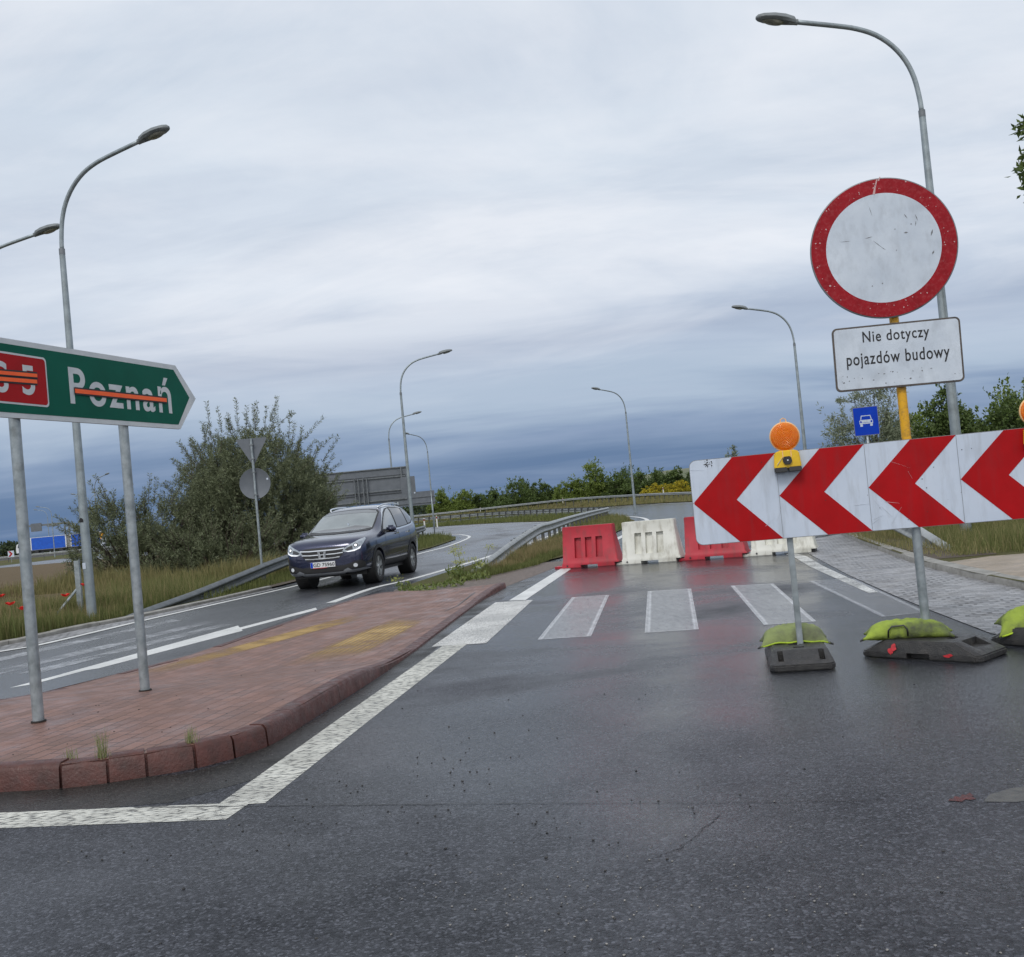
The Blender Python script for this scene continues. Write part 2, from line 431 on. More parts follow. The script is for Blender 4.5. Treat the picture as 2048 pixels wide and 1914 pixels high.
def text(name, body, box, m, parent, y=0.0, bold=0.0, depth=.0012, rot=0.0, track=1.0):
    """lettering scaled to box=(x0, z0, x1, z1) on a sign face that looks along -Y"""
    cu = bpy.data.curves.new(name, 'FONT'); cu.body = body; cu.extrude = .02; cu.offset = bold; cu.space_character = track
    to = bpy.data.objects.new(name, cu); COL.objects.link(to)
    me = bpy.data.meshes.new_from_object(to.evaluated_get(bpy.context.evaluated_depsgraph_get()))
    bpy.data.objects.remove(to); bpy.data.curves.remove(cu)
    n = len(me.vertices); a = np.empty(n * 3); me.vertices.foreach_get('co', a); a = a.reshape(-1, 3)
    lo, hi = a.min(0), a.max(0); x0, z0, x1, z1 = box
    X = x0 + (a[:, 0] - lo[0]) / (hi[0] - lo[0]) * (x1 - x0); Z = z0 + (a[:, 1] - lo[1]) / (hi[1] - lo[1]) * (z1 - z0)
    Y = y - (a[:, 2] - lo[2]) / (hi[2] - lo[2]) * depth
    if rot:
        cx, cz = (x0 + x1) / 2, (z0 + z1) / 2; c_, s_ = math.cos(rot), math.sin(rot)
        X, Z = cx + (X - cx) * c_ - (Z - cz) * s_, cz + (X - cx) * s_ + (Z - cz) * c_
    b = np.stack([X, Y, Z], 1); me.vertices.foreach_set('co', b.ravel()); me.update(); me.name = name
    me.materials.clear()
    return link(name, me, m, parent)

def boolean(o, cutters, op='DIFFERENCE'):
    for c in cutters:
        md = o.modifiers.new('cut', 'BOOLEAN'); md.object = c; md.operation = op; md.solver = 'EXACT'
    bpy.context.view_layer.update()
    me = bpy.data.meshes.new_from_object(o.evaluated_get(bpy.context.evaluated_depsgraph_get()))
    o.modifiers.clear(); old = o.data; me.name = old.name; o.data = me
    for c in cutters: bpy.data.objects.remove(c)
    return o

def join(o, parts):
    """surface wear becomes faces of the part it lies on"""
    bm = bmesh.new(); bm.from_mesh(o.data)
    for p in parts:
        o.data.materials.append(p.data.materials[0]); k = len(o.data.materials) - 1; n0 = len(bm.faces)
        bm.from_mesh(p.data); bm.faces.ensure_lookup_table()
        for fc in bm.faces[n0:]: fc.material_index = k
        bpy.data.objects.remove(p)
    bm.to_mesh(o.data); bm.free()

def rect(x0, z0, x1, z1, r=0.0, n=5):
    if not r: return [(x0, z0), (x1, z0), (x1, z1), (x0, z1)]
    out = []
    for cx, cz, a0 in ((x1 - r, z0 + r, -90), (x1 - r, z1 - r, 0), (x0 + r, z1 - r, 90), (x0 + r, z0 + r, 180)):
        for k in range(n + 1):
            a = R(a0 + 90 * k / n); out.append((cx + r * math.cos(a), cz + r * math.sin(a)))
    return out

def foliage(name, P, D, length, width, m, parent, curl=.25):
    """leaf-sized diamonds: P positions, D directions (numpy)"""
    n = len(P); D = D / np.linalg.norm(D, axis=1, keepdims=True)
    rnd = RNG.normal(size=(n, 3)); S = np.cross(D, rnd); S /= np.linalg.norm(S, axis=1, keepdims=True) + 1e-9
    N = np.cross(D, S); L = length * RNG.uniform(.65, 1.3, (n, 1)); W = width * RNG.uniform(.7, 1.3, (n, 1))
    V = np.empty((n, 4, 3)); V[:, 0] = P; V[:, 1] = P + D * L * .5 + S * W * .5 + N * L * curl * .3
    V[:, 2] = P + D * L + N * L * -curl * .3; V[:, 3] = P + D * L * .5 - S * W * .5 + N * L * curl * .3
    me = bpy.data.meshes.new(name)
    me.vertices.add(n * 4); me.vertices.foreach_set('co', V.ravel())
    me.loops.add(n * 4); me.loops.foreach_set('vertex_index', np.arange(n * 4))
    me.polygons.add(n); me.polygons.foreach_set('loop_start', np.arange(n) * 4)
    me.update(calc_edges=True)
    return link(name, me, m, parent)

def blades(name, P, h, wdt, m, lean=.35, parent=None):
    """grass blades: two quads each (bent)"""
    n = len(P); ang = RNG.uniform(0, 2 * np.pi, n); S = np.stack([np.cos(ang), np.sin(ang), np.zeros(n)], 1)
    la = RNG.uniform(0, 2 * np.pi, n); Ln = np.stack([np.cos(la), np.sin(la), np.zeros(n)], 1) * RNG.uniform(0, lean, (n, 1))
    X_, Y_ = P[:, 0], P[:, 1]
    pt = np.sin(1.3 * X_ + 1.9 * np.sin(.8 * Y_)) + np.sin(1.7 * Y_ + 1.4 * np.sin(1.1 * X_)) + .8 * np.sin(3.7 * X_ - 2.9 * Y_) + .5 * np.sin(7.3 * X_ + 5.9 * Y_)
    H = (h * RNG.uniform(.4, 1.3, n) * np.clip(.85 + .2 * pt, .3, 1.6))[:, None]; W = wdt * RNG.uniform(.6, 1.3, (n, 1)); Z = np.array([[0, 0, 1.]])
    V = np.empty((n, 5, 3)); V[:, 0] = P - S * W / 2; V[:, 1] = P + S * W / 2
    mid = P + Z * H * .6 + Ln * H * .35; V[:, 2] = mid + S * W * .35; V[:, 3] = mid - S * W * .35
    V[:, 4] = P + Z * H * .97 + Ln * H
    me = bpy.data.meshes.new(name); me.vertices.add(n * 5); me.vertices.foreach_set('co', V.ravel())
    base = np.arange(n)[:, None] * 5; lp = np.concatenate([base + np.array([[0, 1, 2, 3]]), base + np.array([[3, 2, 4]])], 1)
    me.loops.add(n * 7); me.loops.foreach_set('vertex_index', lp.ravel())
    me.polygons.add(n * 2); ls = np.stack([np.arange(n) * 7, np.arange(n) * 7 + 4], 1); me.polygons.foreach_set('loop_start', ls.ravel())
    me.update(calc_edges=True)
    return link(name, me, m, parent)

def in_poly(P, poly):
    x, y = P[:, 0], P[:, 1]; ins = np.zeros(len(P), bool); n = len(poly)
    for i in range(n):
        (x1, y1), (x2, y2) = poly[i], poly[i - 1]
        c = ((y1 > y) != (y2 > y)) & (x < (x2 - x1) * (y - y1) / (y2 - y1 + 1e-12) + x1); ins ^= c
    return ins

def scatter(poly, n, z=0.0):
    xs = [p[0] for p in poly]; ys = [p[1] for p in poly]; out = []
    tot = 0
    while tot < n:
        q = np.stack([RNG.uniform(min(xs), max(xs), n), RNG.uniform(min(ys), max(ys), n), np.full(n, z)], 1)
        q = q[in_poly(q, poly)]; out.append(q); tot += len(q)
        if not len(q): break
    return np.concatenate(out)[:n]
# ================================================================== the setting: ground, roads, verges
m_road = asphalt('wet asphalt', srgb(25, 27, 32), srgb(108, 111, 120), .11, .62, wbias=(.38, .64), wscale=.30, pools=((2.6, 6.1, 2.0, .36), (.9, 7.2, 1.6, .10), (3.0, 8.6, 2.0, .18), (1.5, 15, 9, .08), (6, 40, 26, .25), (2, 100, 70, .3), (-.6, 5.6, 1.0, .12)))
m_lanewet = asphalt('wet lane asphalt', srgb(36, 38, 43), srgb(110, 112, 117), .24, .42, wscale=.5, stretch=(1, .35, 1), wbias=(.30, .56), gloss=.95)
m_gutter = asphalt('wet dark asphalt', srgb(30, 31, 31), srgb(84, 83, 80), .14, .5, wscale=.8)
m_white = paint('white road paint', (.80, .81, .79), wear=.36, patch=.2, rough=.4)
m_block = paint('speckled white road paint', (.80, .80, .77), wear=.47, soft=.05, rough=.5, scale=60, patch=.3)
m_rib = paint('white structural road paint', (.78, .78, .71), wear=.34, rough=.55, rib=36, patch=.3)
m_faded = paint('worn zebra paint', (.70, .72, .75), edge=True, rough=.3)
m_ghost = paint('almost gone zebra paint', (.66, .68, .72), edge=True, rough=.25, amt=.75)
m_lane = paint('white paint and reflection streaks', (.5, .52, .55), wear=.6, soft=.35, rough=.3, patch=.95, scale=9)
m_white2 = paint('crumbled white road paint', (.74, .75, .73), wear=.46, soft=.1, rough=.45, patch=.6, scale=26)

def ground_mat():
    m = bpy.data.materials.new('meadow ground'); m.use_nodes = True
    t = NT(m.node_tree); b = m.node_tree.nodes['Principled BSDF']
    co = t.n('ShaderNodeTexCoord').outputs['Object']
    n1 = t.noise(co, .05, 5, .6); n2 = t.noise(co, 1.7, 6, .7); n3 = t.noise(t.mapping(co, scale=(.25, 1, 1)), .06, 4, .5)
    g = t.mix(n2, (.035, .052, .014), (.13, .135, .055))
    dry = t.mix(n2, (.17, .125, .075), (.10, .075, .045))
    c = t.mix(t.ramp(n1, [(.42, 0.0), (.6, .6)]), g, dry)
    # the brown fallow field on the left, beyond the verge
    s = t.n('ShaderNodeSeparateXYZ'); t.l(co, s.inputs[0])
    edge = t.math('ADD', s.outputs[1], t.math('MULTIPLY', t.math('SUBTRACT', n3, .5), 26))
    fld = t.math('MULTIPLY', t.ramp(t.mapr(edge, 18, 25), [(0, 0.0), (1, 1.0)]), t.mapr(edge, 95, 120, 1.0, 0.0))
    fld = t.math('MULTIPLY', fld, t.mapr(s.outputs[0], -8, -14, 0.0, 1.0), clamp=True)
    brown = t.mix(t.noise(t.mapping(co, scale=(.3, 1.4, 1)), 1.1, 6, .7), (.085, .062, .038), (.20, .155, .10))
    c = t.mix(t.math('MULTIPLY', fld, .92, clamp=True), c, brown)
    t.l(c, b.inputs['Base Color']); b.inputs['Roughness'].default_value = .95; b.inputs['Specular IOR Level'].default_value = .1
    bp = t.n('ShaderNodeBump'); bp.inputs['Distance'].default_value = .06; t.l(t.noise(co, 9, 5, .7), bp.inputs['Height']); t.l(bp.outputs[0], b.inputs['Normal'])
    return m
m_ground = ground_mat()
m_soil = mat('damp soil', (.055, .04, .028), (.10, .078, .055), rough=.85, nscale=6, nd=6, bump=.8, bscale=30)

sheet('ground', [(-4000, -60), (4000, -60), (4000, 5000), (-4000, 5000)], -.05, m_ground)
sheet('road', [(-60, -25), (45, -25), (45, 180), (-60, 180)], 0.0, m_road)

lane_out = [(-3.16, 16.9), (-2.81, 19.6), (-2.21, 21.4), (-1.14, 26.3), (-.7, 28.7), (0, 32.1), (1.88, 45.4), (2.75, 54), (3.05, 62), (2.5, 69), (1.4, 74.5), (-1.4, 86), (-7.4, 100), (-20, 112), (-58, 128)]
lane_in = [(-9.5, 11.0), (-7.05, 13.78), (-6.73, 14.2), (-6.44, 15.65), (-6.21, 16.93), (-5.7, 19.2), (-4.97, 22.56), (-4.2, 28.2), (-3.38, 34.5), (-2.71, 39.8), (-2.33, 48.8), (-2.74, 54.6), (-4.11, 61.4), (-8, 70), (-20, 85), (-58, 106)]
ramp_in = [(.84, 19.8), (2.92, 31), (4.9, 41), (6.5, 51), (7.1, 60), (6.9, 70), (6.9, 82), (5, 98), (0, 112), (-12, 124), (-35, 135), (-58, 141)]
ramp_out = [(6.0, 22.5), (7.4, 29), (11, 50), (14.8, 75), (17.3, 95), (18.0, 106), (17, 125), (13, 145), (7, 156), (-2, 162), (-25, 166), (-58, 167)]
kerb_right = [(30, 5.6), (9, 6.6), (6.6, 7.3), (5.6, 8.2), (5.1, 9.3), (4.99, 10.28), (5.09, 11.65), (5.34, 13.68), (5.74, 15.86), (6.31, 18.83), (7.2, 23)]
S_ = smooth_line
sheet('road', [(-9.5, 10.9), (-7.1, 12.5)] + [(x - .35, y) for x, y in lane_in[1:]] + [(-58, 128.5)] + [(x + .3, y) for x, y in reversed(lane_out[:-1])] + [(-3.3, 15.0), (-3.7, 11.2), (-4.4, 9.2), (-5.6, 8.2)], .0012, m_lanewet)

verge_left = [(-60, 9), (-12, 11.2), (-9.6, 12.4), (-7.55, 14.7), (-7.3, 15.4), (-7.02, 16.5), (-6.62, 17.5), (-6.1, 19.6), (-5.5, 22.5), (-4.85, 27.5), (-3.95, 34.5), (-3.3, 40), (-2.9, 48), (-3.2, 53.5), (-4.6, 60), (-8.6, 69), (-21, 84), (-60, 104)]
sheet('verge', verge_left, .03, m_ground)
median = [(-2.25, 18.4), (-1.75, 21.2), (-.75, 26.2), (-.3, 28.7), (.4, 32), (2.25, 45.3), (3.1, 54), (3.45, 62), (2.9, 69.5), (1.9, 75), (-.9, 86.5), (-7, 100.7), (-19.7, 112.7), (-58, 129),
          (-58, 140), (-35, 134), (-12.5, 123), (-.7, 111), (4.4, 97.5), (6.3, 82), (6.3, 70), (6.5, 60), (5.9, 51), (4.3, 41), (2.35, 31), (1.65, 27), (1.0, 24), (.45, 22.6), (-.45, 20.3), (-1.2, 18.9)]
sheet('median', median, .03, m_ground)
sheet('gravel', [(-2.2, 16.95), (-.28, 16.8), (.35, 19.2), (1.15, 22.5), (.55, 22.8), (-.4, 20.4), (-1.3, 19.2), (-2.3, 18.6)], .0024, mat('dirty gravel strip', srgb(126, 114, 106), srgb(84, 76, 72), rough=.75, nscale=14, nd=8, bump=.9, bscale=90))
verge_right = [(60, 4.6), (30, 5.6), (9, 6.6), (6.6, 7.3), (5.6, 8.2), (5.1, 9.3), (4.99, 10.28), (5.09, 11.65), (5.34, 13.68), (5.74, 15.86), (6.31, 18.83), (7.2, 23), (8.6, 31), (12, 50), (15.6, 75), (18.3, 95), (19.0, 106), (18, 125), (14, 146), (7.6, 157.5), (-2, 164), (-25, 168), (-58, 169), (-58, 190), (60, 190)]
sheet('verge', verge_right, .075, m_ground)
# a slope of fields far off
hm = MB(); hp = []
for i, X in enumerate(np.linspace(-60, 1500, 40)):
    t_ = min(max((X + 40) / 160, 0), 1); top = 17.5 * t_ * t_ * (3 - 2 * t_) + 2.5 * math.sin(X * .013)
    hp += [(X, 560, -1), (X * 1.2, 800, max(top, -1) * .95), (X * 1.5, 1300, max(top, -1) * .98)]
hm.add(hp, [(3 * i + j, 3 * i + 3 + j, 3 * i + 4 + j, 3 * i + 1 + j) for i in range(39) for j in range(2)])
kind(hm.build('hill', mat('field slope', srgb(128, 128, 112), srgb(98, 106, 84), rough=1, spec=.05, nscale=.02, nd=6), smooth=True), 'structure')

# cobbled truck apron and its kerb
cob_edge = [(45, 3.9), (30, 4.2), (7, 5.0), (5.2, 5.4), (4.2, 6.0), (3.72, 6.9), (3.51, 7.82), (3.68, 9.3), (3.88, 10.85), (4.25, 13.4), (4.98, 17.65), (5.75, 21.5)]
m_cobble = bricks('worn granite setts', srgb(172, 172, 174), srgb(118, 118, 122), srgb(40, 38, 36), .135, .105, R(14), rough=.45, msize=.017, offset=.5, wob=.05, bump=1.0, stain=srgb(104, 102, 98), wet=.22)
sheet('cobbles', cob_edge + [(7.2, 23)] + list(reversed(kerb_right[:-1])), .005, m_cobble)
m_kerbc = mat('wet concrete kerb', srgb(158, 156, 150), srgb(126, 124, 118), rough=.6, nscale=7, nd=6, bump=.4, bscale=50, dirt=srgb(92, 88, 80), damt=.5)

def kerb(name, line, prof, seg, m, gap=.008, jit=.004, hf=None, tight=1e9):
    """separate stones swept along a line: prof = (outward offset, height) points, outward = right-hand side"""
    mb = MB(); pts = [np.array(p, float) for p in line]
    d = np.concatenate([[0], np.cumsum([np.linalg.norm(b - a) for a, b in zip(pts, pts[1:])])]); L = d[-1]
    def at(s):
        s = min(max(s, 0), L); i = min(np.searchsorted(d, s, side='right') - 1, len(pts) - 2); t = (s - d[i]) / (d[i + 1] - d[i]); return pts[i] + (pts[i + 1] - pts[i]) * t
    s = 0
    while s < L - .02:
        ln = seg if isinstance(seg, float) else (seg.pop(0) if isinstance(seg, list) and len(seg) > 1 else (seg[0] if isinstance(seg, list) else random.uniform(*seg)))
        e = min(s + ln, L); k = max(2, int((e - s) / .12) + 1); rings = []
        dz, do = random.uniform(-jit, jit), random.uniform(-jit, jit); gp = gap
        if s > tight: gp = .003; dz *= .2; do *= .2
        for q in range(k):
            u = s + gp / 2 + (e - s - gp) * q / (k - 1); p = at(u); t = at(u + .03) - at(u - .03); t /= np.linalg.norm(t); nn = np.array([t[1], -t[0]])
            sc = hf(p[0], p[1]) / .13 if hf else 1
            rings.append([(p[0] + nn[0] * (o + do), p[1] + nn[1] * (o + do), (h * sc + (dz if h > .01 else 0)) if h > 0 else h) for o, h in prof])
        n = len(prof); vs = [v for r in rings for v in r]
        fs = [(i * n + j, i * n + (j + 1) % n, (i + 1) * n + (j + 1) % n, (i + 1) * n + j) for i in range(k - 1) for j in range(n)]
        fs += [tuple(range(n)), tuple(reversed(range((k - 1) * n, k * n)))]
        mb.add(vs, fs); s = e
    o = mb.build(name, m, angle=40); return kind(o, 'structure')
kerb('kerb', S_(list(reversed(kerb_right)), 5), [(.0, -.04), (.0, .05), (-.012, .075), (-.16, .085), (-.16, -.04)], 1.0, m_kerbc)
kerb('kerb', S_([(-5.5, 22.5), (-6.1, 19.6), (-6.62, 17.5), (-7.02, 16.5), (-7.3, 15.4), (-7.55, 14.7), (-9.6, 12.4), (-13, 10.8)], 4)[::-1], [(.04, -.03), (.04, .05), (.03, .06), (-.07, .065), (-.07, -.03)], 1.0, m_kerbc)
sheet('cobbles', [(-12, 10.6), (-9.4, 11.9), (-7.5, 14.3), (-7.24, 15.3), (-6.96, 16.45), (-6.56, 17.5), (-6.05, 19.6), (-5.4, 22.6), (-5.2, 22.6), (-5.86, 19.4), (-6.33, 17.0), (-6.55, 15.75), (-6.85, 14.3), (-7.3, 13.4), (-9.3, 10.9), (-12, 9.4)], .006, m_cobble)
# footpath behind the right kerb, with its yellow tactile strip
sheet('footpath', [(6.65, 7.45), (5.72, 8.28), (5.24, 9.34), (5.13, 10.3), (5.23, 11.65), (5.42, 13.1), (6.1, 13.38), (7, 13.2), (30, 11.5), (30, 6.0), (9, 6.8)], .079, bricks('pale paving bricks', srgb(166, 148, 126), srgb(140, 126, 108), srgb(98, 90, 80), .2, .1, R(-6), rough=.5, stain=srgb(130, 122, 108)))
sheet('tactile_strip', [(6.15, 12.45), (6.35, 12.95), (12, 12.4), (12, 11.9)], .0815, bricks('yellow tactile bricks', srgb(206, 156, 66), srgb(186, 138, 60), srgb(120, 96, 50), .2, .1, R(-6), rough=.5))

# painted lines
strip('edge_line', S_(lane_out), .17, .006, m_white)
strip('edge_line', S_(lane_in), .15, .0095, m_white)
strip('edge_line', S_(ramp_in), .2, .006, m_white)
strip('edge_line', S_(ramp_out), .2, .006, m_white)
quad('edge_line', [(-.20, 14.3), (.03, 14.15), (.97, 19.75), (.76, 19.95)], .0034, m_white)
strip('edge_line', [(-1.44, 4.95), (-1.2, 6.68), (-.75, 9.85), (-.66, 10.4)], .245, .0016, m_rib)
strip('edge_line', [(-6.5, 5.75), (-4, 5.34), (-2.66, 5.07), (-1.9, 4.93), (-1.42, 4.84)], .26, .0020, m_rib)
quad('edge_line', [(-.94, 10.12), (-.40, 10.01), (.13, 14.07), (-.39, 14.22)], .0032, m_block)
strip('edge_line', [(4.85, 18.6), (4.72, 17.3), (4.36, 15.2), (4.0, 12.6), (3.8, 11.2)], [.16, .2, .18, .14, .1], .004, m_white2)
for p in ([(.1, 9.91), (.61, 9.8), (1.15, 13.77), (.66, 13.93)], [(1.11, 9.69), (1.60, 9.58), (2.22, 13.58), (1.67, 13.78)], [(2.18, 9.46), (2.64, 9.38), (3.22, 13.22), (2.72, 13.47)]):
    quad('zebra_stripe', p, .0022, m_faded)
quad('zebra_stripe', [(3.2, 9.27), (3.62, 9.3), (4.15, 12.9), (3.65, 13.14)], .0022, m_ghost)
quad('zebra_stripe', [(-5.05, 10.0), (-4.88, 10.1), (-3.17, 15.8), (-3.27, 16.2)], .0030, m_white)
quad('zebra_stripe', [(-4.86, 10.7), (-4.55, 10.9), (-3.72, 13.55), (-4.0, 14.35)], .0036, m_white)
for p in ([(-6.1, 11.3), (-5.75, 11.2), (-4.55, 15.4), (-4.8, 15.6)], [(-5.5, 11.1), (-5.2, 11.0), (-4.15, 14.6), (-4.4, 14.8)], [(-6.9, 12.2), (-6.6, 12.0), (-5.4, 16.2), (-5.65, 16.5)]):
    quad('zebra_stripe', p, .0042, m_lane)  # faint worn stripes, also painted to stand in for reflection streaks on the lane
strip('gutter', [(-6.5, 6.15), (-4, 5.74), (-2.66, 5.45), (-1.9, 5.4), (-1.5, 5.75), (-1.32, 6.9), (-1.12, 8.6), (-.97, 10.2), (-.72, 12.5), (-.52, 14.3), (-.25, 16.3), (.1, 17.6)], [.75, .72, .62, .6, .55, .28, .2, .2, .24, .3, .4, .5], .0010, m_gutter)
# joint between two asphalt layers, a crack and patches
m_dark = mat('black crack', (.008, .008, .009), rough=.4)
jl = resample([(-2.0, 5.075), (-1.3, 4.88), (-.14, 4.545), (.72, 4.28), (1.3, 4.12)], .03)
strip('asphalt_joint', [(p[0] + random.uniform(-.004, .004), p[1] + random.uniform(-.006, .006)) for p in jl], [max(.004, .015 * random.uniform(.4, 1.1) * (1 - i / len(jl) * .75)) for i in range(len(jl))], .0030, m_dark)
cl_ = resample([(.69, 4.12), (.6, 3.95), (.48, 3.78), (.40, 3.72), (.33, 3.66)], .02)
strip('asphalt_crack', [(p[0] + random.uniform(-.012, .012), p[1]) for p in cl_], [random.uniform(.002, .006) for _ in cl_], .002, mat('dull crack', srgb(44, 45, 48)))
sheet('patch', [(1.69, 3.98), (1.80, 3.94), (1.96, 3.96), (2.4, 4.02), (2.5, 4.16), (2.0, 4.13), (1.86, 4.11), (1.75, 4.06)], .0014, mat('worn concrete patch', srgb(94, 94, 90), srgb(66, 68, 68), rough=.45, nscale=18, nd=6, bump=.5, bscale=60))
rs = [(1.575, 4.03), (1.59, 4.05), (1.60, 4.045), (1.62, 4.075), (1.635, 4.06), (1.655, 4.09), (1.665, 4.075), (1.69, 4.10), (1.688, 4.06), (1.675, 4.05), (1.68, 4.02), (1.655, 4.01), (1.64, 4.025), (1.615, 4.0), (1.60, 4.015)]
sheet('rust_stain', rs, .0024, mat('rust red stain', srgb(96, 30, 24), srgb(58, 24, 22), rough=.3, nscale=40, bump=.5, bscale=90))

# ---- red traffic island
near = [(-4.4, 5.95), (-3.8, 5.8), (-2.97, 5.69), (-2.6, 5.635), (-2.38, 5.66), (-2.17, 5.72), (-1.92, 5.83), (-1.74, 6.02), (-1.61, 6.3), (-1.51, 6.93), (-1.39, 7.7), (-1.24, 8.75), (-1.09, 10.0), (-1.0, 10.92), (-.72, 13.69), (-.54, 15.16), (-.28, 16.7)]
left = [(-2.05, 16.95), (-2.4, 16.9), (-2.95, 15.3), (-3.25, 13.87), (-3.65, 11.2), (-3.95, 10.38), (-4.4, 9.2), (-4.75, 8.4), (-5.0, 7.5), (-5.05, 6.8), (-4.85, 6.25), (-4.4, 5.95)]
isl = near + [(-.55, 16.5), (-1.03, 16.42), (-1.46, 16.45)] + left[:-1]
m_isl = bricks('red painted paving', srgb(138, 98, 84), srgb(110, 77, 66), srgb(40, 27, 25), .21, .105, R(-78), rough=.55, msize=.0055, wob=.012, stain=srgb(112, 94, 84), bump=.9, wet=.28)
m_isk = mat('red painted kerb stone', srgb(92, 52, 45), srgb(66, 37, 32), rough=.5, nscale=9, nd=6, bump=.5, bscale=60, dirt=srgb(62, 46, 42), dscale=12, damt=.5, rvar=.15)
def isl_h(x, y):                                         # the island dips to road level where the crossing meets it
    sm = lambda t: (lambda q: q * q * (3 - 2 * q))(min(max(t, 0), 1))
    return .026 + .104 * (1 - sm((y - 7.7) / 1.9)) + .062 * sm((y - 13.8) / 2.8)
drape('traffic_island', isl, lambda x, y: isl_h(x, y) - .002, m_isl)
prof_i = [(.022, -.02), (.012, .105), (-.004, .128), (-.018, .1335), (-.105, .1335), (-.105, -.02)]
kerb('kerb', S_(near, 5), prof_i, [.62, .62, .59, .245, .20, .255, .235, .27, .42, .9], m_isk, gap=.016, jit=.005, hf=isl_h, tight=3.1)
kerb('kerb', S_(left, 4), [(.01, -.02), (.01, .11), (-.01, .132), (-.1, .132), (-.1, -.02)], (.6, 1.0), m_isk, hf=isl_h)
mb = MB(); mb.add([(x, y, -.02) for x, y in isl] + [(x, y, isl_h(x, y) - .004) for x, y in isl], [(i, (i + 1) % len(isl), (i + 1) % len(isl) + len(isl), i + len(isl)) for i in range(len(isl))])
kind(mb.build('traffic_island', m_isk), 'structure')

def tactile(name, ribdir, ribs):
    m = bpy.data.materials.new(name); m.use_nodes = True; t = NT(m.node_tree); b = m.node_tree.nodes['Principled BSDF']
    tcn = t.n('ShaderNodeTexCoord'); co = tcn.outputs['Object']
    rb = t.n('ShaderNodeTexWave', wave_type='BANDS'); t.l(t.mapping(co, rot=(0, 0, ribdir)), rb.inputs[0]); rb.inputs['Scale'].default_value = ribs; rb.inputs['Distortion'].default_value = .4
    nz = t.noise(co, 2.2, 6, .65)
    su = t.n('ShaderNodeSeparateXYZ'); t.l(tcn.outputs['UV'], su.inputs[0])
    ed = t.math('MINIMUM', t.math('MULTIPLY', su.outputs[1], 2.2), t.math('MULTIPLY', t.math('SUBTRACT', 1.0, su.outputs[1]), 4.0), clamp=True)
    e2 = t.math('MULTIPLY', t.math('MINIMUM', su.outputs[0], t.math('SUBTRACT', 1.0, su.outputs[0])), 6.0, clamp=True)
    f = t.math('MULTIPLY', t.math('MULTIPLY', ed, e2), t.mapr(nz, .28, .56, .15, 1.0), clamp=True)
    y = t.mix(rb.outputs['Fac'], srgb(138, 108, 62), srgb(192, 156, 70))
    t.l(y, b.inputs['Base Color']); b.inputs['Roughness'].default_value = .5
    bp = t.n('ShaderNodeBump'); bp.inputs['Distance'].default_value = .006; t.l(rb.outputs['Fac'], bp.inputs['Height']); t.l(bp.outputs[0], b.inputs['Normal'])
    tr = t.n('ShaderNodeBsdfTransparent'); ms = t.n('ShaderNodeMixShader'); t.l(f, ms.inputs[0]); t.l(tr.outputs[0], ms.inputs[1]); t.l(b.outputs[0], ms.inputs[2])
    t.l(ms.outputs[0], m.node_tree.nodes['Material Output'].inputs[0])
    return m
isl_up = lambda x, y: isl_h(x, y) - .0005
quad_over('tactile_strip', [(-4.0, 9.75), (-3.5, 9.75), (-2.08, 13.5), (-2.32, 14.2)], isl_up, tactile('yellow tactile strip', R(65), 6))
quad_over('tactile_strip', [(-2.35, 9.5), (-1.58, 9.5), (-1.18, 12.5), (-1.66, 13.2)], isl_up, tactile('ribbed yellow tactile strip', R(8), 5))
cr_ = [(-.60, 16.3), (-.76, 15.2), (-.90, 14.0), (-1.04, 13.4), (-1.45, 13.0)]
ck = MB(); wd_ = [.03, .025, .02, .014, .006]; ck.add([(x - q / 2, y, isl_up(x, y) + .0004) for (x, y), q in zip(cr_, wd_)] + [(x + q / 2, y, isl_up(x, y) + .0004) for (x, y), q in zip(cr_, wd_)], [(i, i + 1, i + 6, i + 5) for i in range(4)])
kind(ck.build('island_crack', m_dark), 'structure')

# loose stones on the road
def pebbles(name, pts, size, m):
    base = bmesh.new(); bmesh.ops.create_icosphere(base, subdivisions=1, radius=1); bv = [v.co.copy() for v in base.verts]; bf = [tuple(v.index for v in f.verts) for f in base.faces]; base.free()
    mb = MB()
    for p in pts:
        s = random.uniform(*size); mb.add([(p[0] + v.x * s * random.uniform(.7, 1.3), p[1] + v.y * s * random.uniform(.7, 1.3), p[2] + s * .4 + v.z * s * .7) for v in bv], bf)
    return kind(mb.build(name, m), 'stuff')
rd = [(-2.4, 3.6), (1.4, 2.5), (2.6, 4), (2.8, 6), (-.9, 8.4), (-1.9, 4.7)]
pk = [scatter(rd, 70)] + [np.stack([RNG.normal(cx, sx, k), RNG.normal(cy, sy, k), np.zeros(k)], 1) for cx, cy, sx, sy, k in ((-1.2, 4.4, .5, .2, 40), (-.5, 5.2, .25, .5, 40), (.1, 4.2, .3, .25, 30))]
pebbles('pebbles', np.concatenate(pk), (.002, .0065), mat('dark stones', (.02, .02, .022), (.06, .058, .055), rough=.6, nscale=50))
pk = [scatter(rd, 40)] + [np.stack([RNG.normal(cx, sx, k), RNG.normal(cy, sy, k), np.zeros(k)], 1) for cx, cy, sx, sy, k in ((.3, 3.2, .35, .25, 110), (-.2, 3.55, .2, .15, 50), (1.0, 3.3, .4, .4, 40))]
pebbles('pebbles', np.concatenate(pk), (.0015, .0048), mat('pale stones', (.30, .29, .27), (.16, .155, .15), rough=.6, nscale=50))
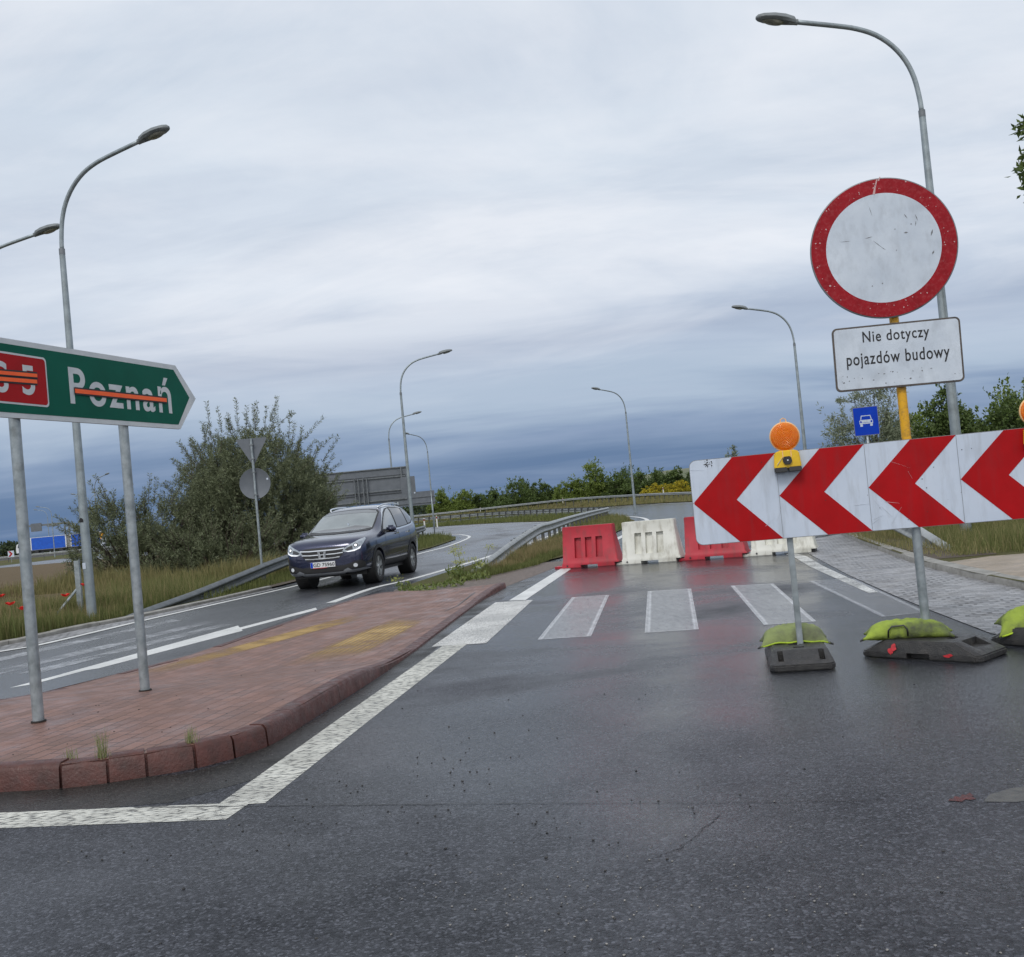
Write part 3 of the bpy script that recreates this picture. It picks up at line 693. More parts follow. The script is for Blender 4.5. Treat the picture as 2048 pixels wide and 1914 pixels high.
isl_p = np.concatenate([scatter([(-3.2, 5.9), (-1.8, 6.2), (-1.6, 7.5), (-3.3, 8)], 26), scatter([(-3, 8), (-1.5, 8), (-1.1, 11), (-3, 11)], 12)]); isl_p[:, 2] = [isl_h(q[0], q[1]) - .003 for q in isl_p]
pebbles('pebbles', isl_p, (.002, .007), mat('dark stones', (.02, .02, .022)))

# ---- grass
m_grass = mat('meadow grass', (.055, .084, .02), (.215, .225, .085), rough=.7, island=True, nscale=.7, trans=.3, spec=.2)
m_dry = mat('dry grass', (.36, .29, .15), (.16, .18, .065), rough=.7, island=True, nscale=.9, trans=.3, spec=.2)
m_brown = mat('brown fallow stalks', (.22, .165, .10), (.12, .088, .052), rough=.8, island=True, nscale=.3, trans=.2, spec=.1)
m_dry2 = mat('straw grass', (.36, .28, .15), (.2, .17, .08), rough=.7, island=True, nscale=.9, trans=.3, spec=.2)
def grass(name, poly, n, h, wdt, m, z=.02, lean=.4):
    P = scatter(poly, n, z); return kind(blades(name, P, h, wdt, m, lean), 'stuff')
vl = [(-17, 11.6), (-9.75, 12.6), (-7.75, 14.8), (-7.5, 15.4), (-7.25, 16.4), (-6.95, 17.2), (-6.9, 18.2), (-6.75, 20), (-6.5, 24), (-6.5, 30), (-9, 29), (-12, 23), (-22, 22), (-22, 14)]
vn = [(-12.5, 11.6), (-9.75, 12.6), (-7.75, 14.9), (-7.5, 15.5), (-7.25, 16.5), (-7.0, 17.3), (-6.9, 18.4), (-6.75, 20.5), (-11, 21), (-13, 17)]
grass('grass', vn, 48000, .28, .009, m_grass)
grass('grass', vl, 32000, .30, .012, m_grass)
grass('grass', vl, 18000, .38, .009, m_dry, lean=.45)
grass('grass', vn, 5000, .52, .006, m_dry2, lean=.4)
grass('grass', [(-6.6, 20.5), (-6.1, 20.5), (-4.9, 28), (-4.2, 35), (-5.5, 35), (-6.5, 30)], 7000, .2, .012, m_grass)
grass('grass', [(-12, 29), (-6.5, 27), (-6.4, 31.5), (-13, 32.5), (-17, 31)], 15000, .5, .016, m_dry)
grass('grass', [(-30, 23), (-12, 23.5), (-15, 33), (-45, 70), (-70, 70)], 30000, .26, .022, m_brown)
grass('grass', [(-4.3, 34.5), (-3.45, 40), (-3.05, 48), (-3.4, 53), (-5, 60), (-9, 68), (-14, 68), (-9, 50), (-7, 36)], 16000, .25, .025, m_grass)
mdr = [(-.3, 22.6), (.0, 22.9), (.9, 25.4), (1.5, 27.4), (2.25, 31), (4.1, 40.5), (5.7, 51), (6.3, 60), (6.1, 70), (3.1, 70), (3.3, 62), (2.9, 53), (2.2, 44), (.9, 32), (.2, 28.5), (-.2, 26)]
mnr = [(-.75, 20.3), (-.35, 20.7), (.2, 22.6), (1.0, 25.4), (1.6, 27.4), (2.3, 31), (1.3, 31), (.6, 27.6), (-.15, 23.6)]
grass('grass', mnr, 9000, .30, .009, m_dry2, lean=.5)
grass('grass', mnr, 5000, .24, .010, m_grass, lean=.5)
grass('grass', [(-1.4, 19.0), (-.5, 19.7), (.35, 21.6), (1.15, 25.4), (.7, 26), (-.1, 22.6), (-1.0, 20.4)], 6000, .16, .011, m_grass)
grass('grass', mdr, 15000, .26, .016, m_grass)
grass('grass', mdr, 8000, .3, .014, m_dry)
grass('grass', [(1.9, 76), (3.2, 70), (6, 71), (6, 82), (4.2, 97), (-.7, 110), (-12, 122), (-35, 133), (-50, 138), (-50, 127), (-19, 113), (-6.8, 101), (-.7, 87)], 24000, .4, .05, m_grass)
vr = [(5.9, 13.9), (7, 13.5), (16, 12.6), (18, 24), (9.6, 25), (7.8, 23), (6.85, 19), (6.4, 16)]
vr2 = [(7.8, 23), (18, 24), (40, 30), (16, 48), (11.5, 45), (9.0, 31)]
grass('grass', vr, 60000, .22, .008, m_grass, z=.07)
grass('grass', vr, 34000, .27, .007, m_dry, z=.07, lean=.6)
grass('grass', vr2, 26000, .4, .016, m_dry, z=.07, lean=.5)
grass('grass', [(5.55, 13.7), (6.3, 13.5), (7, 18), (7.6, 22), (6.9, 22), (6.1, 18)], 2600, .12, .009, m_dry, z=.1, lean=.6)
grass('grass', [(12, 50), (15.9, 75), (18.7, 95), (19.4, 106), (18.4, 125), (14.5, 146), (8, 158), (12, 170), (40, 150), (40, 60)], 16000, .5, .08, m_dry, z=.07)
sheet('soil', [(5.52, 13.7), (6.0, 16.2), (6.6, 18.6), (7.1, 18.4), (6.7, 16.0), (6.6, 14.6), (6.3, 13.6)], .079, m_soil)
sheet('soil', [(-7.35, 15.6), (-6.95, 16.6), (-6.56, 17.5), (-6.05, 19.6), (-5.4, 23.0), (-4.8, 28), (-5.1, 28), (-5.75, 23.2), (-6.4, 19.8), (-6.85, 18.0), (-7.3, 16.8)], .034, m_soil)
# ================================================================== signs and barriers
m_galv = mat('galvanised steel', srgb(172, 180, 184), srgb(136, 146, 150), rough=.42, metal=.5, nscale=14, nd=6, dirt=srgb(96, 100, 98), dscale=9, damt=.5)
m_galvd = mat('dull grey steel', srgb(128, 132, 136), srgb(104, 110, 114), rough=.5, metal=.45, nscale=10, nd=5)
m_signback = mat('grey sign back', srgb(112, 117, 124), srgb(98, 104, 111), rough=.55, metal=.2, nscale=3)
m_red = mat('red reflective film', srgb(176, 8, 18), srgb(160, 6, 14), rough=.5, spec=.2, nscale=6, nd=6, dirt=srgb(140, 40, 44), dscale=18, damt=.35, streak=.14)
m_redold = mat('scuffed red film', srgb(156, 18, 32), srgb(134, 12, 24), spec=.2, rough=.5, nscale=10, nd=6, dirt=srgb(176, 90, 92), dscale=38, damt=.3)
m_wfilm = mat('white reflective film', srgb(204, 214, 228), srgb(192, 203, 219), spec=.25, rough=.45, nscale=4, nd=6, dirt=srgb(164, 170, 178), dscale=14, damt=.5, streak=.14)
m_wold = mat('scuffed white film', srgb(208, 217, 227), srgb(190, 200, 212), spec=.25, rough=.5, nscale=6, nd=7, dirt=srgb(166, 173, 181), dscale=12, damt=.4, streak=.5)
m_wgrey = mat('grey white border film', srgb(206, 210, 212), srgb(188, 194, 198), rough=.4)
m_black = mat('black print', (.012, .012, .014), rough=.5)
m_green = mat('green reflective film', srgb(0, 92, 74), srgb(0, 82, 66), spec=.15, rough=.5, nscale=3)
m_orange = mat('orange tape', srgb(255, 104, 30), srgb(250, 88, 24), rough=.4)
m_alu = mat('aluminium edge', srgb(150, 152, 155), rough=.4, metal=.7)

# --- green direction sign ------------------------------------------------
ds = thing('direction_sign', 'green arrow-shaped direction sign with orange tape over its lettering, on two grey posts', 'road sign', (-3.4, 7.09, .128), R(73.58))
for s in (0.0, 1.168):
    zb_ = isl_h(-3.4 + .2826 * s, 7.09 + .9592 * s) - .128
    p = MB().tube([(s, 0, -.15), (s, 0, 2.66 - .128)], .038, 20).build('post', m_galv, ds, smooth=True, angle=40)
    MB().tube([(s, 0, zb_ - .02), (s, 0, zb_ + .010)], .050, 20).build('collar', mat('dark grout', (.03, .025, .022), rough=.8), p)
zz = lambda pts: [(a, b - .128) for a, b in pts]
outer = zz([(-.72, 2.22), (1.853, 2.235), (2.12, 2.52), (1.853, 2.79), (-.72, 2.765)])
inner = zz([(-.68, 2.255), (1.822, 2.272), (2.018, 2.521), (1.815, 2.748), (-.68, 2.728)])
MB().prism(outer, -.062, -.04).build('board', m_alu, ds)
brd = [(a * .998 + .001, b) for a, b in outer]
MB().prism(brd, -.0645, -.0622).build('border', m_wgrey, ds)
MB().prism(inner, -.067, -.0647).build('green_field', m_green, ds)
for s in (.02, 1.15):
    for z in (2.34, 2.66): MB().box((s, -.02, z - .128), (.12, .045, .035)).build('clamp', m_galvd, ds)
rp = MB().prism([(a, b - .128) for a, b in rect(-.40, 2.318, .272, 2.676, .03)], -.0695, -.0672).build('route_panel', m_wgrey, ds)
MB().prism([(a, b - .128) for a, b in rect(-.38, 2.332, .258, 2.662, .024)], -.0715, -.0697).build('red_field', mat('deep red film', srgb(170, 12, 20), srgb(156, 10, 16), spec=.2, rough=.5, nscale=5), rp)
text('lettering', 'S', (-.235, 2.39 - .128, -.108, 2.606 - .128), m_wgrey, rp, y=-.0717, bold=.02)
text('lettering', '5', (.020, 2.392 - .128, .141, 2.602 - .128), m_wgrey, rp, y=-.0717, bold=.02)
text('lettering', 'Poznań', (.497, 2.36 - .128, 1.745, 2.665 - .128), m_wgrey, ds, y=-.0671, bold=.016, track=1.16)
for nm, x0, x1, za, zb, hh in (('tape', -.36, .166, 2.519, 2.537, .025), ('tape', -.36, .160, 2.476, 2.493, .027), ('tape', .545, 1.668, 2.460, 2.472, .032)):
    pts = [(x0, za - hh / 2 - .128), (x1, zb - hh / 2 - .128), (x1, zb + hh / 2 - .128), (x0, za + hh / 2 - .128)]
    e = .012
    tp = MB().prism([(pts[0][0] - .004, pts[0][1] - e), (pts[1][0] + .004, pts[1][1] - e), (pts[2][0] + .004, pts[2][1] + e), (pts[3][0] - .004, pts[3][1] + e)], -.0755, -.0737).build('tape_edge', m_black, ds)
    MB().prism(pts, -.0775, -.0757).build('orange_tape', m_orange, tp)

# --- red and white chevron barrier ---------------------------------------
cb = thing('chevron_barrier', 'wide white barrier board with red chevrons pointing left, standing across the wet road', 'barrier', (1.96, 7.45, 0), R(-11.69))
X0, X1, Z0, Z1 = -.66, 2.41, .889, 1.512
MB().prism(rect(X0, Z0, X1, Z1, .05), -.068, -.045).build('board', m_alu, cb)
cbf = MB().prism(rect(X0 + .004, Z0 + .004, X1 - .004, Z1 - .004, .048), -.0705, -.0682).build('white_face', m_wfilm, cb)
W = .614; zm = (Z0 + Z1) / 2 - .002
for k in range(5):
    x = X0 + k * W + .006
    MB().prism([(x, zm), (x + .308, Z0 + .003), (x + .612, Z0 + .003), (x + .312, zm), (x + .612, Z1 - .003), (x + .308, Z1 - .003)], -.0725, -.0707).build('chevron', m_red, cb)
for k in range(1, 5):
    MB().box((X0 + k * W + .004, -.0716, (Z0 + Z1) / 2), (.003, .0012, Z1 - Z0 - .01)).build('seam', mat('seam line', srgb(140, 146, 154)), cb)
for s in (0.008, 1.75):
    MB().box((s - .004, -.018, (1.44 + .05) / 2), (.042, .042, 1.39)).build('post', m_galv, cb, bevel=.006)
for z in (1.02, 1.38): MB().box((.87, -.03, z), (3.0, .022, .04)).build('rail', m_alu, cb)
sm = MB()                                         # scuffs on the film
for (x, z, l, a, w_) in ((-.60, 1.44, .10, -5, .004), (-.645, 1.25, .3, 88, .007), (-.05, 1.08, .13, 65, .006), (-.12, 1.02, .1, 40, .004), (.52, 1.085, .1, 2, .006), (.63, 1.07, .09, -60, .006), (.68, 1.02, .1, -50, .007), (.72, 1.08, .1, -12, .005), (.62, .985, .07, 20, .006), (.69, 1.0, .05, 100, .007),
                         (.60, .96, .06, 30, .006), (.74, .985, .14, 55, .004), (.80, 1.34, .14, -25, .0015), (.86, 1.26, .06, -70, .0015)):
    w_ *= .45; c_, s_ = math.cos(R(a)) * l / 2, math.sin(R(a)) * l / 2; nx, nz = -math.sin(R(a)) * w_ / 2, math.cos(R(a)) * w_ / 2
    sm.prism([(x - c_ - nx, z - s_ - nz), (x + c_ - nx * .3, z + s_ - nz * .3), (x + c_ + nx * .3, z + s_ + nz * .3), (x - c_ + nx, z - s_ + nz)], -.0736, -.0727)
j1 = sm.build('scuffs', mat('pale scuff', srgb(218, 224, 232)), cb)
sm = MB()
for _ in range(26): x, z, r = random.gauss(-.525, .016), random.gauss(1.47, .010), random.uniform(.002, .007); sm.prism([(x + r * math.cos(k * 1.05) * random.uniform(.5, 1.3), z + r * math.sin(k * 1.05) * random.uniform(.5, 1.2)) for k in range(6)], -.0716, -.0708)
for _ in range(30): x, z, r = random.uniform(-.6, 2.3), random.uniform(.92, 1.49), random.uniform(.0015, .004); sm.prism([(x + r * math.cos(k * 1.05), z + r * math.sin(k * 1.05)) for k in range(6)], -.0736, -.0728)
j2 = sm.build('chips', m_black, cb); join(cbf, [j1, j2])

# --- round prohibition sign with its plate --------------------------------
rs_ = thing('round_sign', 'large round white sign with scuffed red ring above a lettered white plate', 'road sign', (1.96 + .873 * .979, 7.45 - .873 * .2026, .06), R(-11.69))
dz0 = .06
MB().tube([(0, 0, 0), (0, 0, 1.2 - dz0)], .031, 24).build('pole', m_galv, rs_, smooth=True, angle=40)
m_yel = mat('yellow paint', srgb(232, 176, 30), srgb(214, 156, 24), rough=.45, nscale=6, dirt=srgb(110, 92, 60), dscale=16, damt=.7)
MB().tube([(0, 0, 1.2 - dz0), (0, 0, 3.3 - dz0)], .0325, 24).build('yellow_sleeve', m_yel, rs_, smooth=True, angle=40)
cx, cz, rr = -.035, 2.876 - dz0, .494
disc = lambda r, a, h: (cx + r * math.cos(a), h, cz + r * math.sin(a))
MB().lathe([(0, -.052), (rr, -.052), (rr + .004, -.058), (rr + .004, -.075), (rr - .002, -.078), (0, -.078)], 96, disc).build('disc', m_galvd, rs_, angle=30, smooth=True)
MB().lathe([(.388, -.0782), (.388, -.0805), (rr - .004, -.0805), (rr - .004, -.0782)], 96, disc).build('red_ring', m_redold, rs_)
rsf = MB().lathe([(0, -.0803), (.392, -.0803), (.392, -.0783)], 96, disc).build('white_face', m_wold, rs_)
g = MB()
for (x, z, l, a, w_) in ((-.09, .085, .055, 8, .005), (-.035, .03, .08, -45, .004), (0, -.005, .04, -42, .004), (.16, .085, .03, 0, .012), (-.25, .08, .07, -3, .003), (.24, .18, .05, -75, .006), (.17, .2, .04, -60, .006), (.23, .14, .04, 80, .005), (.33, .06, .05, 70, .012), (.325, -.08, .03, 60, .012), (-.06, .27, .08, -78, .003), (.09, .12, .01, 0, .008), (.085, -.03, .008, 0, .008), (-.03, -.25, .012, 50, .01), (-.1, -.26, .012, 50, .008), (.2, .14, .012, 0, .01)):
    c_, s_ = math.cos(R(a)) * l / 2, math.sin(R(a)) * l / 2; nx, nz = -math.sin(R(a)) * w_ / 2, math.cos(R(a)) * w_ / 2
    g.prism([(cx + x - c_, cz + z - s_), (cx + x + nx, cz + z + nz), (cx + x + c_, cz + z + s_), (cx + x - nx, cz + z - nz)], -.0815, -.0805)
j1 = g.build('scratches', mat('dark scratch', srgb(120, 122, 126)), rs_)
g = MB()
for (x, z, w_, h_, a) in ((-.005, .46, .012, .06, -20), (-.02, .41, .016, .05, -15), (.02, .49, .01, .03, -30)):
    c_, s_ = math.cos(R(a)), math.sin(R(a)); q = [(-w_ / 2, -h_ / 2), (w_ / 2, -h_ / 2), (w_ / 4, h_ / 2), (-w_ / 3, h_ / 2)]
    g.prism([(cx + x + a_ * c_ - b_ * s_, cz + z + a_ * s_ + b_ * c_) for a_, b_ in q], -.0815, -.0806)
for _ in range(60):
    a = random.uniform(0, 6.28); r_ = random.uniform(.395, .49); x, z = r_ * math.cos(a), r_ * math.sin(a); q = random.uniform(.0015, .006)
    g.prism([(cx + x + q * math.cos(k * 1.26) * random.uniform(.4, 1.6), cz + z + q * math.sin(k * 1.26) * random.uniform(.4, 1.4)) for k in range(5)], -.0815, -.0806)
j2 = g.build('chips', mat('chipped film', srgb(206, 168, 168)), rs_); join(rsf, [j1, j2])
for z in (2.55, 3.2): MB().box((0, -.035, z - dz0), (.1, .04, .03)).build('clamp', m_galvd, rs_)
tilt = R(-1.2); pc = (-.873 + .86, 2.113 - dz0)
def rotp(pts): c_, s_ = math.cos(tilt), math.sin(tilt); return [(pc[0] + a * c_ - b * s_, pc[1] + a * s_ + b * c_) for a, b in pts]
pl = MB().prism(rotp(rect(-.431, -.228, .431, .228, .035)), -.062, -.045).build('plate', m_galvd, rs_)
MB().prism(rotp(rect(-.429, -.226, .429, .226, .034)), -.0645, -.0622).build('plate_rim', mat('dark rim', srgb(62, 58, 56), srgb(96, 86, 78), rough=.6, nscale=20), pl)
plf = MB().prism(rotp(rect(-.418, -.215, .418, .215, .026)), -.0665, -.0647).build('plate_face', m_wold, pl)
text('lettering', 'Nie dotyczy', (pc[0] - .222, pc[1] + .083, pc[0] + .225, pc[1] + .185), m_black, pl, y=-.0667, bold=.010, rot=tilt + R(-.4), track=1.12)
text('lettering', 'pojazdów budowy', (pc[0] - .345, pc[1] - .078, pc[0] + .345, pc[1] + .038), m_black, pl, y=-.0667, bold=.010, rot=tilt + R(-.4), track=1.12)
g = MB()
for _ in range(24):
    x, z, q = random.uniform(-.4, .4), random.uniform(-.2, -.105), random.uniform(.002, .008)
    g.prism(rotp([(x + q * math.cos(k * 1.26) * random.uniform(.4, 1.6), z + q * math.sin(k * 1.26) * random.uniform(.3, 1)) for k in range(5)]), -.0676, -.0666)
join(plf, [g.build('scratches', mat('dark scratch', srgb(120, 122, 126)), pl)])

# --- warning lamps on the board -------------------------------------------
m_lens = mat('orange lens', srgb(255, 160, 36), srgb(250, 138, 20), rough=.2, nscale=30, coat=.5, bump=.5, bscale=120, trans=.45)
m_lampy = mat('yellow plastic', srgb(240, 200, 40), srgb(222, 178, 30), rough=.35, nscale=8, dirt=srgb(150, 130, 50), damt=.3)
m_rub = mat('black plastic', (.018, .018, .02), (.035, .035, .036), rough=.4)
def to_world(s, z, off=0.0): return (1.96 + s * .97926 - off * .2026, 7.45 - s * .2026 - off * .97926, z)
wl = thing('warning_lamp', 'orange warning lamp on a yellow battery box at the left part of the chevron board', 'warning lamp', to_world(.035, 1.372, .105), R(-11.69), 'warning lamps on the chevron board')
fr_ = lambda r, a, h: (r * math.cos(a), h, .246 + r * math.sin(a))
MB().lathe([(r_, -.047 * math.sqrt(max(0, 1 - (r_ / .1) ** 2)) ** .8 - .0016 * math.sin(r_ * 620)) for r_ in np.linspace(0, .098, 40)] + [(.1, 0), (.1, .012), (.085, .032), (.05, .044), (0, .048)], 48, fr_).build('lens', m_lens, wl, smooth=True, angle=50)
MB().lathe([(.098, -.009), (.106, -.007), (.106, .007), (.098, .009)], 48, fr_).build('lens_rim', mat('pale orange rim', srgb(250, 200, 140)), wl, smooth=True)
MB().box((0, 0, .335), (.034, .03, .03)).tube([(-.02, 0, .345), (-.018, 0, .368), (0, 0, .378), (.018, 0, .368), (.02, 0, .345)], .004, 6).build('hanger', mat('pale orange rim', srgb(250, 200, 140)), wl)
bx_ = MB().prism([(-.095, .02), (.095, .02), (.086, .128), (.06, .146), (-.06, .146), (-.086, .128)], -.045, .03).build('battery_box', m_lampy, wl, bevel=.007)
for sx in (-1, 1): MB().box((sx * .05, -.012, .008), (.088, .085, .034), taper=(1.0, .95)).build('foot', m_rub, bx_, bevel=.005)
lk = MB().prism([(-.03, .062), (-.018, .044), (.018, .044), (.032, .064), (.03, .084), (.02, .102), (-.02, .102), (-.032, .084)], -.062, -.045).build('lock', m_rub, bx_, bevel=.003)
MB().tube([(.002, -.0655, .074), (.002, -.062, .074)], .006, 12).build('bolt', m_wgrey, bx_)
MB().prism([(-.035, .092), (-.03, .1), (-.07, .052), (-.076, .04)], -.052, -.0455).build('lever', m_wgrey, bx_)
for sx in (-.028, .03): MB().box((sx, -.0465, .12), (.006, .003, .05)).build('strap', mat('pale orange rim', srgb(250, 200, 140)), bx_)
dup(wl, to_world(1.705, 1.372, .105), R(-11.69), 'orange warning lamp at the right edge of the picture above the chevron board')

# --- rubber feet and sandbags ---------------------------------------------
m_foot = mat('recycled rubber', (.016, .016, .017), (.036, .035, .034), rough=.42, nscale=20, nd=7, bump=.6, bscale=110, dirt=(.08, .072, .064), dscale=14, damt=.35, rvar=.14)
def rubber_base(label, loc, rz, group='rubber feet of the barrier'):
    t = thing('rubber_base', label, 'barrier foot', loc, rz, group)
    L, Wd, Hh, c = .40, .205, .125, .035
    ring = lambda l, w_, z, c_: [(-l + c_, -w_, z), (l - c_, -w_, z), (l, -w_ + c_, z), (l, w_ - c_, z), (l - c_, w_, z), (-l + c_, w_, z), (-l, w_ - c_, z), (-l, -w_ + c_, z)]
    rings = [ring(L, Wd, .004, c), ring(L, Wd, .045, c), ring(L - .03, Wd - .006, .06, c), ring(L - .16, Wd - .03, Hh, .025)]
    mb = MB(); vs = [p for r in rings for p in r]
    fs = [tuple(reversed(range(8))), tuple(range(24, 32))] + [(i * 8 + k, i * 8 + (k + 1) % 8, (i + 1) * 8 + (k + 1) % 8, (i + 1) * 8 + k) for i in range(3) for k in range(8)]
    body = mb.add(vs, fs).build('foot_body', m_foot, t, bevel=.008)
    cut = [MB().box((x, y, z), s).build('cut', None) for x, y, z, s in ((0, -Wd, .02, (.15, .12, .05)), (0, Wd, .02, (.15, .12, .05)), (-L + .1, .13, .1, (.11, .035, .09)), (-L + .1, -.13, .1, (.11, .035, .09)), (L - .1, .0, .115, (.12, .2, .08)), (0, .02, .12, (.07, .07, .12)), (-.14, 0, .12, (.05, .07, .06)), (.14, 0, .12, (.05, .07, .06)))]
    for cc in cut: cc.parent = t
    bpy.context.view_layer.update()
    boolean(body, cut); body.data.shade_smooth(); body.data.set_sharp_from_angle(angle=R(35))
    return t
f1 = rubber_base('black rubber foot under the left thin post of the chevron board', (1.93, 7.41, 0), R(79)); f1.scale = (1.04, 1.06, 1.0)
f2 = rubber_base('black rubber foot with red paint marks under the pole of the round sign', (2.80, 7.16, 0), R(-49)); f2.scale = (1.08, 1.05, 1.0)
f3 = rubber_base('black rubber foot at the right edge of the picture under a hanging sandbag', (3.66, 7.14, 0), R(-62))
pm = mat('red spray mark', srgb(214, 52, 60), srgb(160, 40, 46), rough=.5, nscale=50)
mk = MB()
for (x, w_, z0, z1, sd) in ((-.17, .024, .028, .11, 9), (.20, .026, .028, .056, 14)):
    random.seed(sd); n = 18; vs = []
    for k in range(n):
        a = 2 * math.pi * k / n; u = x + w_ * math.cos(a) * random.uniform(.55, 1.2) + (.012 if a < 3.1 else -.006); v = (z0 + z1) / 2 + (z1 - z0) / 2 * math.sin(a) * random.uniform(.7, 1.15)
        yy = -.2085 + max(0, v - .058) * .38 if v > .045 else -.2085
        vs.append((u, yy - .004, v))
    mk.add(vs + [(x, -.2085 - .004 + max(0, (z0 + z1) / 2 - .05) * .32, (z0 + z1) / 2)], [(k, (k + 1) % n, n) for k in range(n)])
random.seed(21)
join([o for o in f2.children if o.name.startswith('foot_body')][0], [mk.build('paint_marks', pm, f2)])

m_bag = mat('lime green bag cloth', srgb(156, 176, 60), srgb(102, 116, 58), rough=.8, nscale=5, nd=6, bump=1.0, bscale=24, dirt=srgb(66, 70, 56), dscale=4.5, damt=1.0)
m_bagd = mat('dirty lime bag cloth', srgb(140, 152, 92), srgb(106, 116, 80), rough=.8, nscale=5, nd=6, bump=1.0, bscale=24, dirt=srgb(84, 86, 70), dscale=4, damt=.9)
m_hiv = mat('bright lime hem', srgb(176, 204, 40), srgb(132, 156, 46), rough=.6, emit=0.0)
def sandbag(label, loc, rz, L, Wd, Hh, m, sag, seed, belly=.012, handle=True, hem=True):
    t = thing('sandbag', label, 'sandbag', loc, rz, 'lime green sandbags')
    nu, nv = 36, 24; rg = np.random.default_rng(seed); ph = rg.uniform(0, 6, 8)
    top, bot = [], []
    for j in range(nv + 1):
        for i in range(nu + 1):
            u, v = i / nu * 2 - 1, j / nv * 2 - 1
            pin = 1 - .10 * (1 - abs(u) ** 2) * abs(v) ** 6; pinu = 1 - .12 * (1 - abs(v) ** 2) * abs(u) ** 6
            x, y = u * L / 2 * pinu, v * Wd / 2 * pin
            h = (max(0, (1 - abs(u) ** 3.0)) * max(0, (1 - abs(v) ** 2.6))) ** .62
            wr = .03 * math.sin(5 * u + ph[0] + 3 * v) + .03 * math.sin(6 * v + ph[1] - 4 * u) + .03 * math.sin(19 * u + 8 * v + ph[2])
            wr += .03 * math.sin(13 * u + 11 * v + ph[5]) + .025 * math.sin(17 * u - 15 * v + ph[6]); wr += .07 * math.sin(26 * v + ph[3]) * abs(u) ** 3 + .05 * math.sin(24 * u + ph[4]) * abs(v) ** 4
            z0 = sag(x, y)
            top.append((x, y, z0 + Hh * h * (1 + wr) + .012 * (1 + 2 * wr)))
            bot.append((x, y, z0 - belly * h * (1 + wr * 1.5)))
    n1 = nu + 1; q = lambda o: [(o + j * n1 + i, o + j * n1 + i + 1, o + (j + 1) * n1 + i + 1, o + (j + 1) * n1 + i) for j in range(nv) for i in range(nu)]
    o2 = len(top); edge = [i for i in range(n1)] + [j * n1 + nu for j in range(1, nv + 1)] + [nv * n1 + i for i in range(nu - 1, -1, -1)] + [j * n1 for j in range(nv - 1, 0, -1)]
    fs = q(0) + [tuple(reversed(f)) for f in q(o2)] + [(a, b, b + o2, a + o2) for a, b in zip(edge, edge[1:] + edge[:1])]
    MB().add(top + bot, fs).build('bag', m, t, smooth=True)
    if hem:
        hl_ = [(u * L / 2 * .93, -Wd / 2 * (1 - .10 * (1 - u * u)) - .002, sag(u * L / 2 * .93, -Wd / 2) + .004 + .004 * math.sin(9 * u)) for u in np.linspace(-1, 1, 17)]
        MB().tube(hl_, .0065, 6).build('hem', m_hiv, t, smooth=True)
    for sx in (-1, 1): MB().tube([(sx * L * .49, -Wd * .46, sag(L * .49, -Wd * .46) + .006), (sx * (L * .5 + .02), -Wd * .5, sag(L * .5, -Wd * .5) - .002)], [.011, .006], 6).build('tie', m_rub, t)
    if handle:
        zf = sag(0, -Wd * .45)
        MB().tube([(-.13, -Wd * .44, zf - .02), (-.125, -Wd * .5 - .006, zf + .03), (-.10, -Wd * .48, zf + .055), (-.02, -Wd * .47, zf + .06), (0, -Wd * .5 - .004, zf + .035), (.0, -Wd * .44, zf - .015)], .006, 8).build('handle', m_rub, t, smooth=True)
    return t
sandbag('dirty olive lime sandbag lying on the left rubber foot, behind the thin post', (1.96, 7.60, .130), R(-12), .49, .33, .10, m_bagd, lambda x, y: -.022 * (abs(x) / .24) ** 4, 3, handle=False, belly=.008)
sandbag('lime sandbag with a black handle, lying on the middle foot behind the sign pole', (2.69, 7.30, .150), R(-20), .60, .27, .072, m_bag, lambda x, y: .01 - .035 * (abs(x) / .3) ** 3, 5, belly=.05, hem=False)
sandbag('lime sandbag drooping over the foot at the right edge of the picture', (3.63, 7.31, .150), R(-20), .56, .31, .085, m_bag, lambda x, y: .01 - .05 * (abs(x) / .28) ** 2 - .05 * max(0, -y / .15), 8, handle=False, belly=.02)

